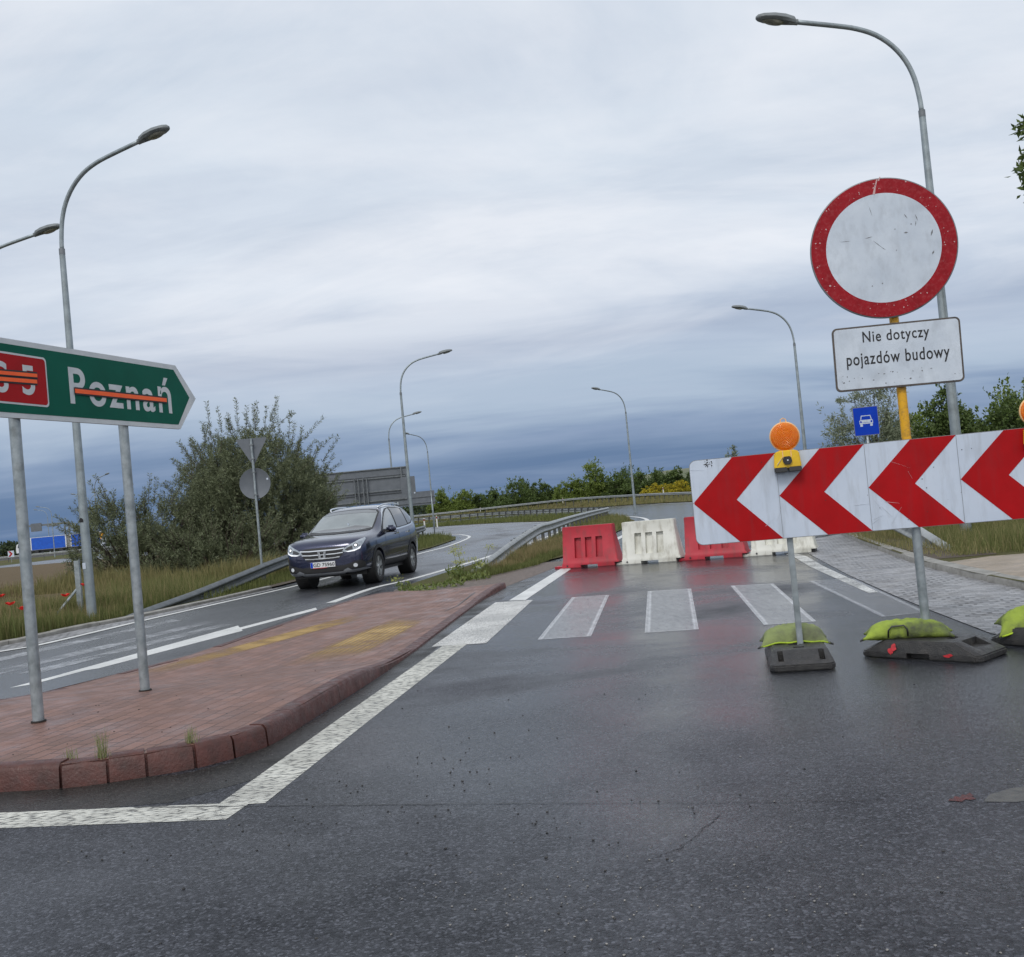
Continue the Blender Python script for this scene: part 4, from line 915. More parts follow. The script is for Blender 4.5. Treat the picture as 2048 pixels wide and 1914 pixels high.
# --- water filled road barriers -------------------------------------------
m_wred = mat('faded red plastic', srgb(190, 46, 62), srgb(170, 36, 50), rough=.45, nscale=4, nd=6, dirt=srgb(128, 60, 62), dscale=8, damt=.65, streak=.35)
m_wwht = mat('dirty white plastic', srgb(226, 226, 218), srgb(208, 208, 198), rough=.42, nscale=3, nd=6, dirt=srgb(140, 134, 116), dscale=8, damt=.6, streak=.35)
def water_barrier(m, label, loc, rz):
    t = thing('water_barrier', label, 'road barrier', loc, rz, 'red and white plastic barriers across the road')
    def sect(x0, x1, y, z): return [(x0, -y, z), (x1, -y, z), (x1, y, z), (x0, y, z)]
    rings = [sect(-.57, .58, .22, .0), sect(-.57, .58, .22, .085), sect(-.555, .555, .205, .115), sect(-.545, .475, .105, .66), sect(-.545, .475, .105, .80)]
    vs = [p for r in rings for p in r]; fs = [(3, 2, 1, 0), (16, 17, 18, 19)] + [(i * 4 + k, i * 4 + (k + 1) % 4, (i + 1) * 4 + (k + 1) % 4, (i + 1) * 4 + k) for i in range(4) for k in range(4)]
    body = MB().add(vs, fs).build('barrier_body', m, t, bevel=.012)
    cut = []
    for x in (-.235, -.02, .195):
        c = MB(); hw = .068; c.add([(x - hw, -.30, .19), (x + hw, -.30, .19), (x + hw, -.118, .19), (x - hw, -.118, .19), (x - hw, -.30, .58), (x + hw, -.30, .58), (x + hw, -.05, .58), (x - hw, -.05, .58)], [(0, 3, 2, 1), (4, 5, 6, 7), (0, 1, 5, 4), (1, 2, 6, 5), (2, 3, 7, 6), (3, 0, 4, 7)])
        cut.append(c.build('cut', None, t))
    cut.append(MB().box((-.02, 0, .02), (.34, .6, .07)).build('cut', None, t))
    cut.append(MB().box((.55, 0, .03), (.12, .6, .08)).build('cut', None, t))
    bpy.context.view_layer.update(); boolean(body, cut)
    body.data.shade_smooth(); body.data.set_sharp_from_angle(angle=R(38))
    MB().prism([(-.76, -.13), (-.55, -.20), (-.55, .20), (-.76, .13)], .0, .045, fr=lambda a, b, d: (a, b, d)).build('foot_tongue', m, t, bevel=.006)
    MB().box((.50, 0, .035), (.10, .30, .05)).build('coupling', m_rub, t)
    MB().tube([(-.46, -.232, .05), (-.46, -.2, .05)], .016, 12).build('drain_plug', m_rub, t)
    return t
rz_b = R(-23.4); ux, uy = math.cos(rz_b), math.sin(rz_b)
for k, (m, lb) in enumerate(((m_wred, 'red plastic barrier leftmost in the row, beside the end of the guardrail'), (m_wwht, 'white plastic barrier between the two red ones'), (m_wred, 'red plastic barrier partly hidden by the left end of the chevron board'), (m_wwht, 'white plastic barrier mostly hidden behind the chevron board, beside the cobbles'))):
    s = .60 + 1.215 * k
    water_barrier(m, lb, (.80 + ux * s - uy * .18, 20.03 + uy * s + ux * .18, 0), rz_b + R((1.5, -1, .6, 1)[k]))
# ================================================================== guardrails
m_beam = mat('weathered zinc beam', srgb(172, 176, 176), srgb(142, 146, 147), rough=.5, metal=.4, nscale=5, nd=6, dirt=srgb(96, 98, 96), dscale=6, damt=.5)
m_post = mat('dark zinc post', srgb(92, 95, 97), srgb(70, 72, 74), rough=.6, metal=.3, nscale=6)
PROF = [(0, -.155), (.022, -.145), (.075, -.105), (.082, -.085), (.075, -.062), (.014, -.02), (.014, .02), (.075, .062), (.082, .085), (.075, .105), (.022, .145), (0, .155)]
m_beam_shaded = mat('shaded zinc beam', srgb(118, 123, 126), srgb(96, 101, 104), rough=.55, metal=.35, nscale=5, nd=6, dirt=srgb(80, 84, 84), dscale=6, damt=.5)  # darker beam copy: shade of a side turned from the light, put into colour
def guardrail(label, line, side=1, step=2.0, first=0.0, box=False, posts=True, h=.6, maxposts=95, group=None, sub=6, deep=.5, pw=.1, m=None):
    """line of (x, y, z of the beam's middle); side +1: corrugation faces left of travel"""
    t = thing('guardrail', label, 'guardrail', (line[0][0], line[0][1], 0), 0, group); ox, oy = line[0][:2]
    pts = smooth_line(line, sub); prof = [(o, z) for o, z in PROF]; back = [(o - .006, z) for o, z in reversed(PROF)]
    if box: prof = [(0, -.14), (.07, -.12), (.075, .12), (.05, .15), (0, .155)]; back = [(-.02, .15), (-.02, -.14)]
    sec = prof + back; n = len(sec); vs = []; P = [np.array(p) for p in pts]
    for i, p in enumerate(P):
        tt = (P[min(i + 1, len(P) - 1)] - P[max(i - 1, 0)])[:2]; tt /= np.linalg.norm(tt); nn = np.array([-tt[1], tt[0]]) * side
        vs += [(p[0] - ox + nn[0] * o, p[1] - oy + nn[1] * o, p[2] + z) for o, z in sec]
    fs = [(i * n + k, i * n + (k + 1) % n, (i + 1) * n + (k + 1) % n, (i + 1) * n + k) for i in range(len(P) - 1) for k in range(n)] + [tuple(range(n)), tuple(reversed(range((len(P) - 1) * n, len(P) * n)))]
    MB().add(vs, fs).build('beam', m or m_beam, t, smooth=True, angle=35)
    if posts:
        rs = resample(pts, step); proto = None; cnt = 0
        for i, p in enumerate(rs[:-1]):
            if i * step < first or cnt >= maxposts: continue
            a = (rs[i + 1] - p)[:2]; ang = math.atan2(a[1], a[0]); nn = np.array([-math.sin(ang), math.cos(ang)]) * side
            if proto is None:
                mb = MB(); mb.box((0, 0, -deep), (.06, pw, 2 * deep)); mb.box((0, pw * .6 * side, -.05), (.05, .06, .18)); c = mb.build('post', m_post, t); proto = c
            else: c = proto.copy(); COL.objects.link(c); c.parent = t
            c.location = (p[0] - ox - nn[0] * (pw * .5 + .03), p[1] - oy - nn[1] * (pw * .5 + .03), p[2] + .12); c.rotation_euler = (0, 0, ang); cnt += 1
    return t
guardrail('galvanised guardrail rising from the ground left of the red barrier and bending round the median', [(-1.05, 19.8, -.06), (-.62, 22.4, .12), (.0, 26.0, .37), (.62, 30.0, .545), (1.05, 33, .55), (1.95, 40, .55), (2.95, 47, .55), (4.2, 55, .55), (5.4, 62, .55), (6.0, 66.5, .55), (5.9, 71, .56), (4.9, 78, .6), (2.2, 90, .68), (-2.2, 104, .78), (-8, 114, .85), (-20, 124, .9), (-48, 136, .9)], side=-1, step=2.0, first=4.2, maxposts=98, deep=.42)
guardrail('far guardrail along the outer bend of the ramp below the green bushes', [(27, 60, .6), (25.2, 85, .62), (22.2, 106, .7), (20.5, 122, .95), (17, 142, 1.25), (9.5, 159, 1.55), (0, 168, 1.45), (-14, 173, 1.25), (-34, 176, 1.1), (-58, 177, 1.0)], side=1, step=2.0, deep=.8, sub=5, maxposts=98)
guardrail('low guardrail on the left verge running down to the ground beside the dark car', [(-6.95, 17.3, -.16), (-6.8, 18.6, -.06), (-6.5, 20.4, .07), (-6.3, 23.4, .25), (-6.2, 26, .38), (-6.0, 30, .53), (-5.6, 34, .55), (-5.2, 41, .55), (-5.0, 50, .55), (-5.2, 58, .55), (-5.9, 65, .55)], side=-1, step=4.0, first=5.5, deep=.42, pw=.1, m=m_beam_shaded)
guardrail('long pale guardrail across the field in front of the blue truck', [(-130, 196, .9), (-95, 168, .85), (-72, 152, .8), (-62, 162, .85), (-52, 185, .9)] if False else [(-150, 172, .75), (-95, 166, .75), (-70, 164, .8), (-50, 175, .9), (-38, 190, 1.0)], side=-1, step=3.0, deep=.45, maxposts=70)
guardrail('guardrail end sloping into the ground on the right verge behind the sign pole', [(6.25, 14.75, -.05), (6.32, 15.8, .15), (6.4, 17.0, .36), (6.6, 19.5, .62), (7.4, 24, .65), (8.8, 31, .65), (12.6, 50, .65), (16.2, 74, .65), (19, 92, .65)], side=1, step=4.0, first=6, deep=.45)

# ================================================================== street lamps
m_lamp = mat('grey lamp pole', srgb(160, 170, 174), srgb(134, 144, 148), rough=.42, metal=.5, nscale=5, nd=5, dirt=srgb(108, 112, 112), dscale=4, damt=.4)
m_head = mat('grey lamp housing', srgb(126, 132, 134), srgb(104, 110, 112), rough=.5, nscale=5)
m_glass = mat('lamp glass', srgb(150, 150, 138), srgb(120, 122, 112), rough=.15)
ARM = [(.0, 7.36), (.015, 7.62), (.07, 7.98), (.19, 8.3), (.39, 8.58), (.66, 8.8), (.98, 8.94), (1.35, 9.03), (2.12, 9.18)]
def lamp_arm(t, rz=0.0):
    rot = Matrix.Rotation(rz, 3, 'Z')
    a = MB().tube([rot @ Vector((x, 0, z)) for x, z in smooth_line(ARM, 3)], .042, 10).build('arm', m_lamp, t, smooth=True)
    hd = MB(); secs = [(2.02, .035, 9.13, 9.2), (2.05, .07, 9.13, 9.26), (2.2, .125, 9.165, 9.315), (2.4, .15, 9.2, 9.35), (2.58, .13, 9.235, 9.36), (2.68, .08, 9.26, 9.35), (2.72, .03, 9.28, 9.32)]
    rings = []
    for x, w_, z0, z1 in secs:
        zc = z0 + (z1 - z0) * .3
        rings += [rot @ Vector(p) for p in ((x, -w_, zc), (x, -w_ * .8, z1 - (z1 - z0) * .25), (x, -w_ * .3, z1), (x, w_ * .3, z1), (x, w_ * .8, z1 - (z1 - z0) * .25), (x, w_, zc), (x, w_ * .7, z0), (x, -w_ * .7, z0))]
    hd.add(rings, [(i * 8 + k, i * 8 + (k + 1) % 8, (i + 1) * 8 + (k + 1) % 8, (i + 1) * 8 + k) for i in range(len(secs) - 1) for k in range(8)] + [tuple(range(8)), tuple(reversed(range(48, 56)))])
    h = hd.build('lamp_head', m_head, t, smooth=True, angle=45)
    gl = [rot @ Vector((2.24 + .38 * (.5 + .5 * math.cos(a_)) , .1 * math.sin(a_), 9.168 + .068 * (.5 + .5 * math.cos(a_)))) for a_ in np.linspace(0, 2 * math.pi, 16, endpoint=False)]
    gb = [p + Vector((0, 0, -.03)) - (p - rot @ Vector((2.43, 0, p.z))) * .25 for p in gl]
    MB().add(gl + gb, [(i, (i + 1) % 16, (i + 1) % 16 + 16, i + 16) for i in range(16)] + [tuple(range(16, 32))]).build('lens', m_glass, h, smooth=True, angle=50)
    MB().tube([rot @ Vector((2.0, 0, 9.155)), rot @ Vector((2.16, 0, 9.185))], .055, 10).build('joint', m_head, h)
def street_lamp(label, loc, rz, group='street lamps along the road'):
    t = thing('street_lamp', label, 'street lamp', loc, rz, group)
    MB().tube([(0, 0, -.3), (0, 0, .1), (0, 0, 7.3)], [.098, .096, .056], 14).build('pole', m_lamp, t, smooth=True, angle=50)
    MB().tube([(0, 0, 7.28), (0, 0, 7.4)], .058, 14).build('collar', m_galvd, t, smooth=True, angle=50)
    lamp_arm(t); return t
L0 = street_lamp('tall street lamp on the left behind the green direction sign, arm reaching right', (-7.41, 17.66, .03), R(-18)); L0.scale = (.872, .872, .872)
st_ = MB().prism(rect(-.05, 1.18, .05, 1.30), -.096, -.094)
MB().prism(rect(-.045, 1.02, .03, 1.14), -.0965, -.0945, fr=lambda a, b, d: (a, d, b)).build('sticker', m_wfilm, L0)
MB().prism([(-.04, 1.94), (.05, 1.94), (.05, 2.0), (0, 2.03), (-.04, 2.0)], -.0895, -.0875).build('sticker', m_black, L0)
lamps = [((7.88, 18.1, .1), 180, 1.02, 'tall street lamp behind the round sign, arm reaching left over the road'),
         ((-12.6, 24.3, 0), -8, .955, 'lamp head on an arm reaching into the picture from the left edge'),
         ((13.22, 46, .1), 184, .99, 'street lamp rising behind the orange warning lamp, arm to the left'),
         ((8.87, 76, .1), 205, 1.0, 'street lamp beyond the white barriers, arm to the left, beside the yellow bush'),
         ((-4.83, 48, .03), 8, .958, 'street lamp right behind the car roof, arm reaching right'),
         ((-8.95, 77, .03), 12, .975, 'distant street lamp behind the big grey sign back, arm reaching right'),
         ((-7.9, 99, .03), 222, .99, 'distant street lamp beside the small grey sign back, arm reaching left'),
         ((-45.6, 112, 0), -30, .965, 'distant street lamp left of the second sign post, arm reaching right, above the truck tail'),
         ((-79.8, 177, 0), 180, .965, 'far street lamp standing in front of the middle of the blue truck'),
         ((-81.9, 207, .3), 180, .975, 'far street lamp behind the tail of the blue truck, arm to the left'),
         ((-119.2, 262, .3), 180, 1.25, 'faintest far street lamp above the overhead sign gantry')]
for p, a, s, lb in lamps: dup(L0, p, R(a), lb, None, s)
for o in list(bpy.data.objects):                                     # the stickers belong to the first lamp only
    if o.name.startswith('sticker') and o.parent != L0: bpy.data.objects.remove(o)
dbl = dup(L0, (-61.9, 150, 0), R(5), 'far street lamp with two arms, half hidden by the lamp pole behind the direction sign', None, .985)
for o in list(bpy.data.objects):
    if o.name.startswith('sticker') and o.parent != L0: bpy.data.objects.remove(o)
lamp_arm(dbl, R(178))

# ================================================================== backs of signs and small posts
gw = thing('sign_post', 'grey backs of a triangular and a round sign on one post before the bush', 'road sign', (-6.34, 25.3, .02), R(2))
MB().tube([(0, 0, 0), (0, 0, 3.56)], .03, 12).build('post', m_galv, gw, smooth=True, angle=50)
tri = [(-.375, 3.55), (-.36, 3.585), (.36, 3.585), (.375, 3.55), (.02, 2.93), (-.02, 2.93)]
MB().prism([(a, b - .02) for a, b in tri], .035, .05).build('triangle_plate', m_signback, gw)
fr2 = lambda r, a, h: (.0 + r * math.cos(a), h, 2.44 + r * math.sin(a))
MB().lathe([(0, .035), (.37, .035), (.38, .03), (.385, .04), (.38, .055), (0, .055)], 40, fr2).build('round_plate', m_signback, gw, smooth=True, angle=30)
MB().lathe([(0, .03), (.025, .03), (.025, .036)], 12, lambda r, a, h: (.31 + r * math.cos(a), h, 2.53 + r * math.sin(a))).build('sticker', m_wfilm, gw)
for z in (3.4, 3.05, 2.72, 2.16): MB().box((0, .0, z), (.1, .075, .03)).build('clamp', m_galvd, gw)
bs = thing('big_sign', 'big grey back of a direction board with lattice posts, behind the car', 'road sign', (-8.05, 55, 0), R(1))
MB().prism(rect(-2.5, 2.12, 2.47, 3.98), .0, .04).build('board', m_signback, bs)
MB().box((0, -.02, 3.975), (4.97, .1, .05)).build('top_rail', m_galvd, bs)
for z in (2.28, 2.78, 3.5): MB().box((0, -.04, z), (4.7, .07, .07)).build('rail', m_galvd, bs)
for z in (2.62, 3.58): MB().box((0, -.03, z), (4.7, .04, .03)).build('rail', mat('dark grey steel', srgb(92, 96, 100), rough=.5, metal=.4), bs)  # two thinner rails in a darker grey
for x in (-2.0, 2.15): MB().box((x, -.09, 3.1), (.06, .05, 1.7)).build('stiffener', m_galvd, bs)
for x in (-.28, .18):
    lt = MB()
    for q in (-.1, .1): lt.tube([(x + q, -.16, 0), (x + q, -.16, 3.55)], .035, 8)
    for k in range(9): lt.tube([(x - .1, -.16, .2 + .38 * k), (x + .1, -.16, .39 + .38 * k), (x - .1, -.16, .58 + .38 * k)], .014, 6)
    lt.build('lattice_post', m_galvd, bs, smooth=True, angle=50)
sq = thing('square_sign', 'square grey sign back with a white dot beside the lamp pole behind the car', 'road sign', (-5.07, 50, 0), R(3))
MB().prism(rect(-.36, 2.22, .34, 3.24, .04), .03, .045).build('plate', m_signback, sq)
MB().tube([(0, 0, 0), (0, 0, 3.1)], .03, 10).build('post', m_galv, sq, smooth=True)
MB().lathe([(0, .025), (.04, .025), (.04, .031)], 12, lambda r, a, h: (.28 + r * math.cos(a), h, 2.42 + r * math.sin(a))).build('sticker', m_wfilm, sq)
ss = thing('small_sign', 'smaller grey sign back on three thin posts, right of the big one', 'road sign', (-6.7, 70, 0), R(6))
MB().prism([(-1.35, 1.98), (1.33, 1.98), (1.33, 2.92), (-1.35, 2.92)], .03, .05).build('board', m_signback, ss)
for z in (2.15, 2.55): MB().box((0, .0, z), (2.66, .05, .05)).build('rail', m_galvd, ss)
for x in (-1.2, -.35, 1.1): MB().tube([(x, 0, 0), (x, 0, 2.85)], .04, 10).build('post', m_galv, ss, smooth=True)
# blue sign
bl = thing('blue_sign', 'blue sign with a white car symbol on a thin post left of the yellow pole', 'road sign', (8.59, 24.6, .1), R(-10))
m_blue = mat('blue reflective film', srgb(4, 62, 186), srgb(2, 54, 172), spec=.2, rough=.5, nscale=5)
MB().tube([(0, 0, 0), (0, 0, 2.75)], .03, 12).build('post', m_galv, bl, smooth=True)
MB().prism([(a, b - .1) for a, b in rect(-.29, 2.205, .29, 2.895, .02)], -.05, -.032).build('plate', m_alu, bl)
MB().prism([(a, b - .1) for a, b in rect(-.278, 2.217, .278, 2.883, .015)], -.0525, -.0502).build('blue_face', m_blue, bl)
sy = MB(); cz_ = 2.45
def pz(poly): sy.prism([(a * .155, cz_ + b * .155) for a, b in poly], -.0548, -.0527)
pz([(-1, -.42), (1, -.42), (1, .12), (.82, .22), (-.82, .22), (-1, .12)]); pz([(-.92, -.8), (-.55, -.8), (-.55, -.44), (-.92, -.44)]); pz([(.55, -.8), (.92, -.8), (.92, -.44), (.55, -.44)])
pz([(-.85, .24), (-.72, .24), (-.6, .75), (-.7, .9)]); pz([(.72, .24), (.85, .24), (.7, .9), (.6, .75)]); pz([(-.7, .9), (-.6, .77), (.6, .77), (.7, .9)])
sy.build('car_symbol', m_wfilm, bl)
sb = MB()
for x in (-.78, .78): sb.prism([(x * .155 + .022 * math.cos(k * .785), cz_ - .01 + .022 * math.sin(k * .785)) for k in range(8)], -.0568, -.055)
sb.prism([(-.14, cz_ - .036), (.14, cz_ - .036), (.14, cz_ - .03), (-.14, cz_ - .03)], -.0568, -.055); sb.build('car_details', m_blue, bl)
# delineators
m_dw = mat('white delineator', srgb(222, 222, 218), srgb(200, 200, 196), rough=.5)
def delineator(label, loc, h=.9, rz=0):
    t = thing('delineator_post', label, 'marker post', loc, rz, 'white road marker posts')
    MB().prism([(-.06, 0), (.06, 0), (.06, h - .04), (-.06, h)], -.035, .035).build('post', m_dw, t)
    MB().prism([(-.062, h - .26), (.062, h - .30), (.062, h - .12), (-.062, h - .08)], -.037, .037).build('black_band', m_black, t)
    MB().prism(rect(-.03, h - .24, .03, h - .14), -.041, -.0385).build('reflector', mat('red reflector', srgb(214, 60, 40), rough=.2), t)
    return t
delineator('left one of the pair of white and red marker posts behind the car', (-8.2, 92, .03), 1.0)
delineator('right one of the pair of white and red marker posts behind the car', (-7.3, 95, .03), 1.1)
delineator('white marker post on the far guardrail in front of the middle bushes', (7.7, 163, 1.0), .95)
delineator('white marker post beside the bright yellow bush', (20.4, 140, 1.0), 1.0)
delineator('white marker post at the left end of the far guardrail below dark trees', (-5.9, 176, .8), .95)
# grey stub with a brace
sp = thing('braced_post', 'thin grey post with a slanted brace in the grass beside the lamp pole', 'post', (-8.17, 19, .03), 0)
MB().box((0, 0, .5), (.09, .07, 1.05)).build('post', m_galv, sp)
MB().tube([(-.02, 0, .52), (-.42, -.25, 0)], .025, 8).build('brace', m_galv, sp)

# ================================================================== far left: truck, gantry, chevron signs
m_tarp = mat('blue truck curtain', srgb(18, 92, 200), srgb(14, 78, 180), rough=.5, nscale=2)
m_cab = mat('white truck paint', srgb(225, 228, 230), srgb(205, 208, 212), rough=.3)
kind(MB().box((-60, 236, .2), (260, 24, .5)).build('road', asphalt('far wet asphalt', srgb(90, 92, 96), srgb(140, 140, 142), .3, .6)), 'structure')
tk = thing('truck', 'white lorry with two blue curtain trailers driving left on the far highway', 'truck', (-104, 234, .46), 0)
def trailer(x0, x1, name):
    o = MB().box(((x0 + x1) / 2, 0, 2.5), (x1 - x0, 2.5, 2.75)).build(name, m_tarp, tk)
    MB().box(((x0 + x1) / 2, 0, 3.9), (x1 - x0 + .06, 2.54, .1)).build('roof_edge', m_cab, o)
    MB().box(((x0 + x1) / 2, 0, 1.08), (x1 - x0 + .04, 2.54, .14)).build('side_rail', m_galvd, o)
    for xx in (x0 + .08, x1 - .08): MB().box((xx, 0, 2.5), (.22, 2.56, 2.7)).build('corner_post', m_cab, o)
trailer(-6.2, 1.9, 'curtain_body'); trailer(2.9, 10.0, 'curtain_body')
MB().box((2.4, 0, 2.4), (.9, 2.1, 2.6)).build('front_wall', mat('grey truck panel', srgb(140, 140, 140)), tk)
MB().prism([(-9.6, .7), (-7.2, .7), (-7.2, 3.9), (-8.0, 3.75), (-8.8, 2.9), (-9.5, 2.6), (-9.65, 1.6)], -1.22, 1.22).build('cab', m_cab, tk, bevel=.06)
MB().prism([(-9.2, 1.9), (-8.3, 1.9), (-8.4, 2.65), (-9.1, 2.55)], -1.235, -1.22).build('window', m_black, tk)
MB().box((0, 0, .8), (17, 1.2, .4)).build('chassis', m_rub, tk)
wp = None
for x in (-8.8, -5.0, .6, 4.2, 8.0, 9.3):
    if wp is None: wp = MB().tube([(0, -1.2, 0), (0, 1.2, 0)], .5, 20).build('wheel', m_rub, tk); c = wp
    else: c = wp.copy(); COL.objects.link(c); c.parent = tk
    c.location = (x, 0, .5)
gt = thing('sign_gantry', 'far overhead gantry with sign boards above the highway on the left', 'gantry', (-136, 300, 0), 0)
MB().box((-.2, 0, 8.75), (12.4, .5, .55)).build('beam', m_galvd, gt)
MB().box((5.6, 0, 4.4), (.4, .4, 8.8)).build('leg', m_galvd, gt); MB().box((4.4, 0, 4.4), (.25, .3, 8.8)).build('leg', m_galvd, gt)
MB().box((-3.8, -.4, 8.2), (3.2, .12, 2.4)).build('sign_board', m_signback, gt); MB().box((.9, -.4, 8.45), (3.2, .12, .8)).build('sign_board', m_signback, gt)
rw = thing('curve_marker', 'small red and white curve marker board at the far left edge by the pale guardrail', 'road sign', (-74, 150, 0), 0)
MB().tube([(0, .03, 0), (0, .03, 1.5)], .03, 8).build('post', m_galv, rw)
MB().prism(rect(-.45, .8, .45, 1.7), -.02, .0).build('plate', m_wfilm, rw)
MB().prism([(-.1, .85), (.25, 1.25), (-.1, 1.65), (-.4, 1.65), (-.05, 1.25), (-.4, .85)], -.025, -.021).build('chevron', m_red, rw)
ys = thing('yellow_triangle_sign', 'small yellow sign in front of the tail of the blue truck', 'road sign', (-52.6, 130, 0), 0)
MB().tube([(0, .03, 0), (0, .03, 2.9)], .03, 8).build('post', m_galv, ys)
MB().prism([(-.55, 2.95), (0, 2.0), (.55, 2.95)], -.02, 0).build('plate', mat('amber sign film', srgb(226, 160, 40)), ys)
MB().prism(rect(-.2, 1.2, .25, 1.75), -.02, 0).build('plate', m_wfilm, ys)
# ================================================================== vegetation
m_bark = mat('grey brown bark', (.085, .068, .05), (.045, .036, .028), rough=.9, nscale=12, bump=.8, bscale=30)
m_olive = mat('grey green willow leaf', (.045, .062, .030), (.27, .30, .175), rough=.6, island=True, nscale=.55, trans=.25, spec=.3)
m_olive2 = mat('silvery leaf', (.13, .165, .10), (.32, .35, .24), rough=.6, island=True, nscale=.55, trans=.25, spec=.3)
m_leaf = mat('dark green leaf', (.038, .068, .020), (.15, .21, .06), rough=.55, island=True, nscale=.6, trans=.3, spec=.35)
m_leafl = mat('fresh green leaf', (.08, .13, .028), (.24, .30, .07), rough=.55, island=True, nscale=.6, trans=.35, spec=.3)
m_wood = mat('far wood leaf', (.028, .042, .022), (.07, .095, .045), rough=.8, island=True, nscale=.2, trans=.2, spec=.2)
m_brm = mat('yellow broom blossom', (.66, .50, .03), (.20, .22, .045), rough=.7, island=True, nscale=.5, trans=.3, spec=.2)

def rand_dirs(n): d = RNG.normal(size=(n, 3)); return d / np.linalg.norm(d, axis=1, keepdims=True)

def spiky_shrub(label, loc, env, n_shoots, depth, per=95, leaf=(.10, .020), m=None, cat='shrub', name='shrub', seed=0, tops=(), zlow=.05, group=None):
    """bush of upright leafy shoots under an envelope: env = [(local x, top height), ...]"""
    t = thing(name, label, cat, loc, 0, group); rg = np.random.default_rng(seed)
    ex = np.array([e[0] for e in env]); eh = np.array([e[1] for e in env]); xm = (ex[0] + ex[-1]) / 2; hw = (ex[-1] - ex[0]) / 2
    x = rg.uniform(ex[0], ex[-1], n_shoots * 3); y = rg.uniform(-depth, depth, n_shoots * 3)
    r = np.sqrt(((x - xm) / hw) ** 2 + (y / depth) ** 2); H = np.interp(x, ex, eh) * np.clip(.93 - .35 * (np.abs(y) / depth) ** 2.2, .1, 1)
    ok = (np.abs(y) < depth * np.sqrt(np.clip(1 - ((x - xm) / hw) ** 2, .1, 1))); x, y, H, r = x[ok][:n_shoots], y[ok][:n_shoots], H[ok][:n_shoots], r[ok][:n_shoots]
    z = H * (zlow + (1 - zlow) * rg.beta(1.5, .95, len(x)))
    clump = np.array([rg.uniform(ex[0], ex[-1], 64), rg.uniform(-depth, depth, 64), rg.uniform(.5, eh.max(), 64)]).T          # gaps
    P = np.stack([x, y, z], 1); dmin = np.min(np.linalg.norm(P[:, None] - clump[None], axis=2), 1); keep = dmin > .31; P = P[keep]; H = H[keep]
    D = np.stack([(P[:, 0] - xm) / hw * .55, P[:, 1] / depth * .5, np.full(len(P), .75)], 1) + rg.normal(size=P.shape) * .38
    D /= np.linalg.norm(D, axis=1, keepdims=True); Ls = rg.uniform(.28, .62, len(P))
    P = P - D * Ls[:, None] * .75
    tops = list(tops)
    for _ in range(int(hw * 22)):
        u = rg.uniform(-.96, .96); xx = xm + u * hw; hh = np.interp(xx, ex, eh); tops.append((xx, rg.uniform(-.6, .3) * depth, hh * rg.uniform(.72, .93), u * .9 + rg.normal() * .25, rg.normal() * .2, 1.0 - .35 * abs(u), rg.uniform(.45, .95)))
    if len(tops):
        T = np.array(tops, float); P = np.concatenate([P, T[:, :3]]); D = np.concatenate([D, T[:, 3:6] / np.linalg.norm(T[:, 3:6], axis=1, keepdims=True)]); Ls = np.concatenate([Ls, T[:, 6]])
    n = len(P); cnt = np.maximum(10, (Ls * per).astype(int)); idx = np.repeat(np.arange(n), cnt); s = rg.uniform(.0, 1, len(idx))
    if len(tops): big_ = idx >= n - len(tops)
    pp = P[idx] + D[idx] * (Ls[idx] * s)[:, None]
    rd_ = rand_dirs(len(idx)); rd_ -= D[idx] * (rd_ * D[idx]).sum(1, keepdims=True); rd_ /= np.linalg.norm(rd_, axis=1, keepdims=True) + 1e-9
    foliage('crown', pp + rd_ * .012, D[idx] * .75 + rd_ * 1.0, leaf[0], leaf[1], m or m_olive, t)
    st = MB(); sel = list(range(n - len(tops), n)) + list(rg.choice(n, min(n, 120), replace=False))
    for i in sel: st.tube([P[i], P[i] + D[i] * Ls[i] * .5, P[i] + D[i] * Ls[i] * .97], [.011, .008, .004], 4, cap=False)
    bs_ = [(xm + rg.uniform(-.45, .45) * hw, rg.uniform(-.4, .4) * depth) for _ in range(9)]
    for i in rg.choice(n, min(n, 80), replace=False):
        b = min(bs_, key=lambda q: (q[0] - P[i][0]) ** 2 + (q[1] - P[i][1]) ** 2); a = np.array([b[0], b[1], 0]); e_ = P[i]
        mid = a * .5 + e_ * .5 + np.array([(e_[0] - b[0]) * .1, 0, .12 * e_[2]]); st.tube([a, mid, e_], [.045, .024, .010], 5, cap=False)
    st.build('stems', m_bark, t, smooth=True, recalc=False)
    return t
def T_(x, y, z, dx_, dz_, L): return (x, y, z, dx_, RNG.normal() * .1, dz_, L)
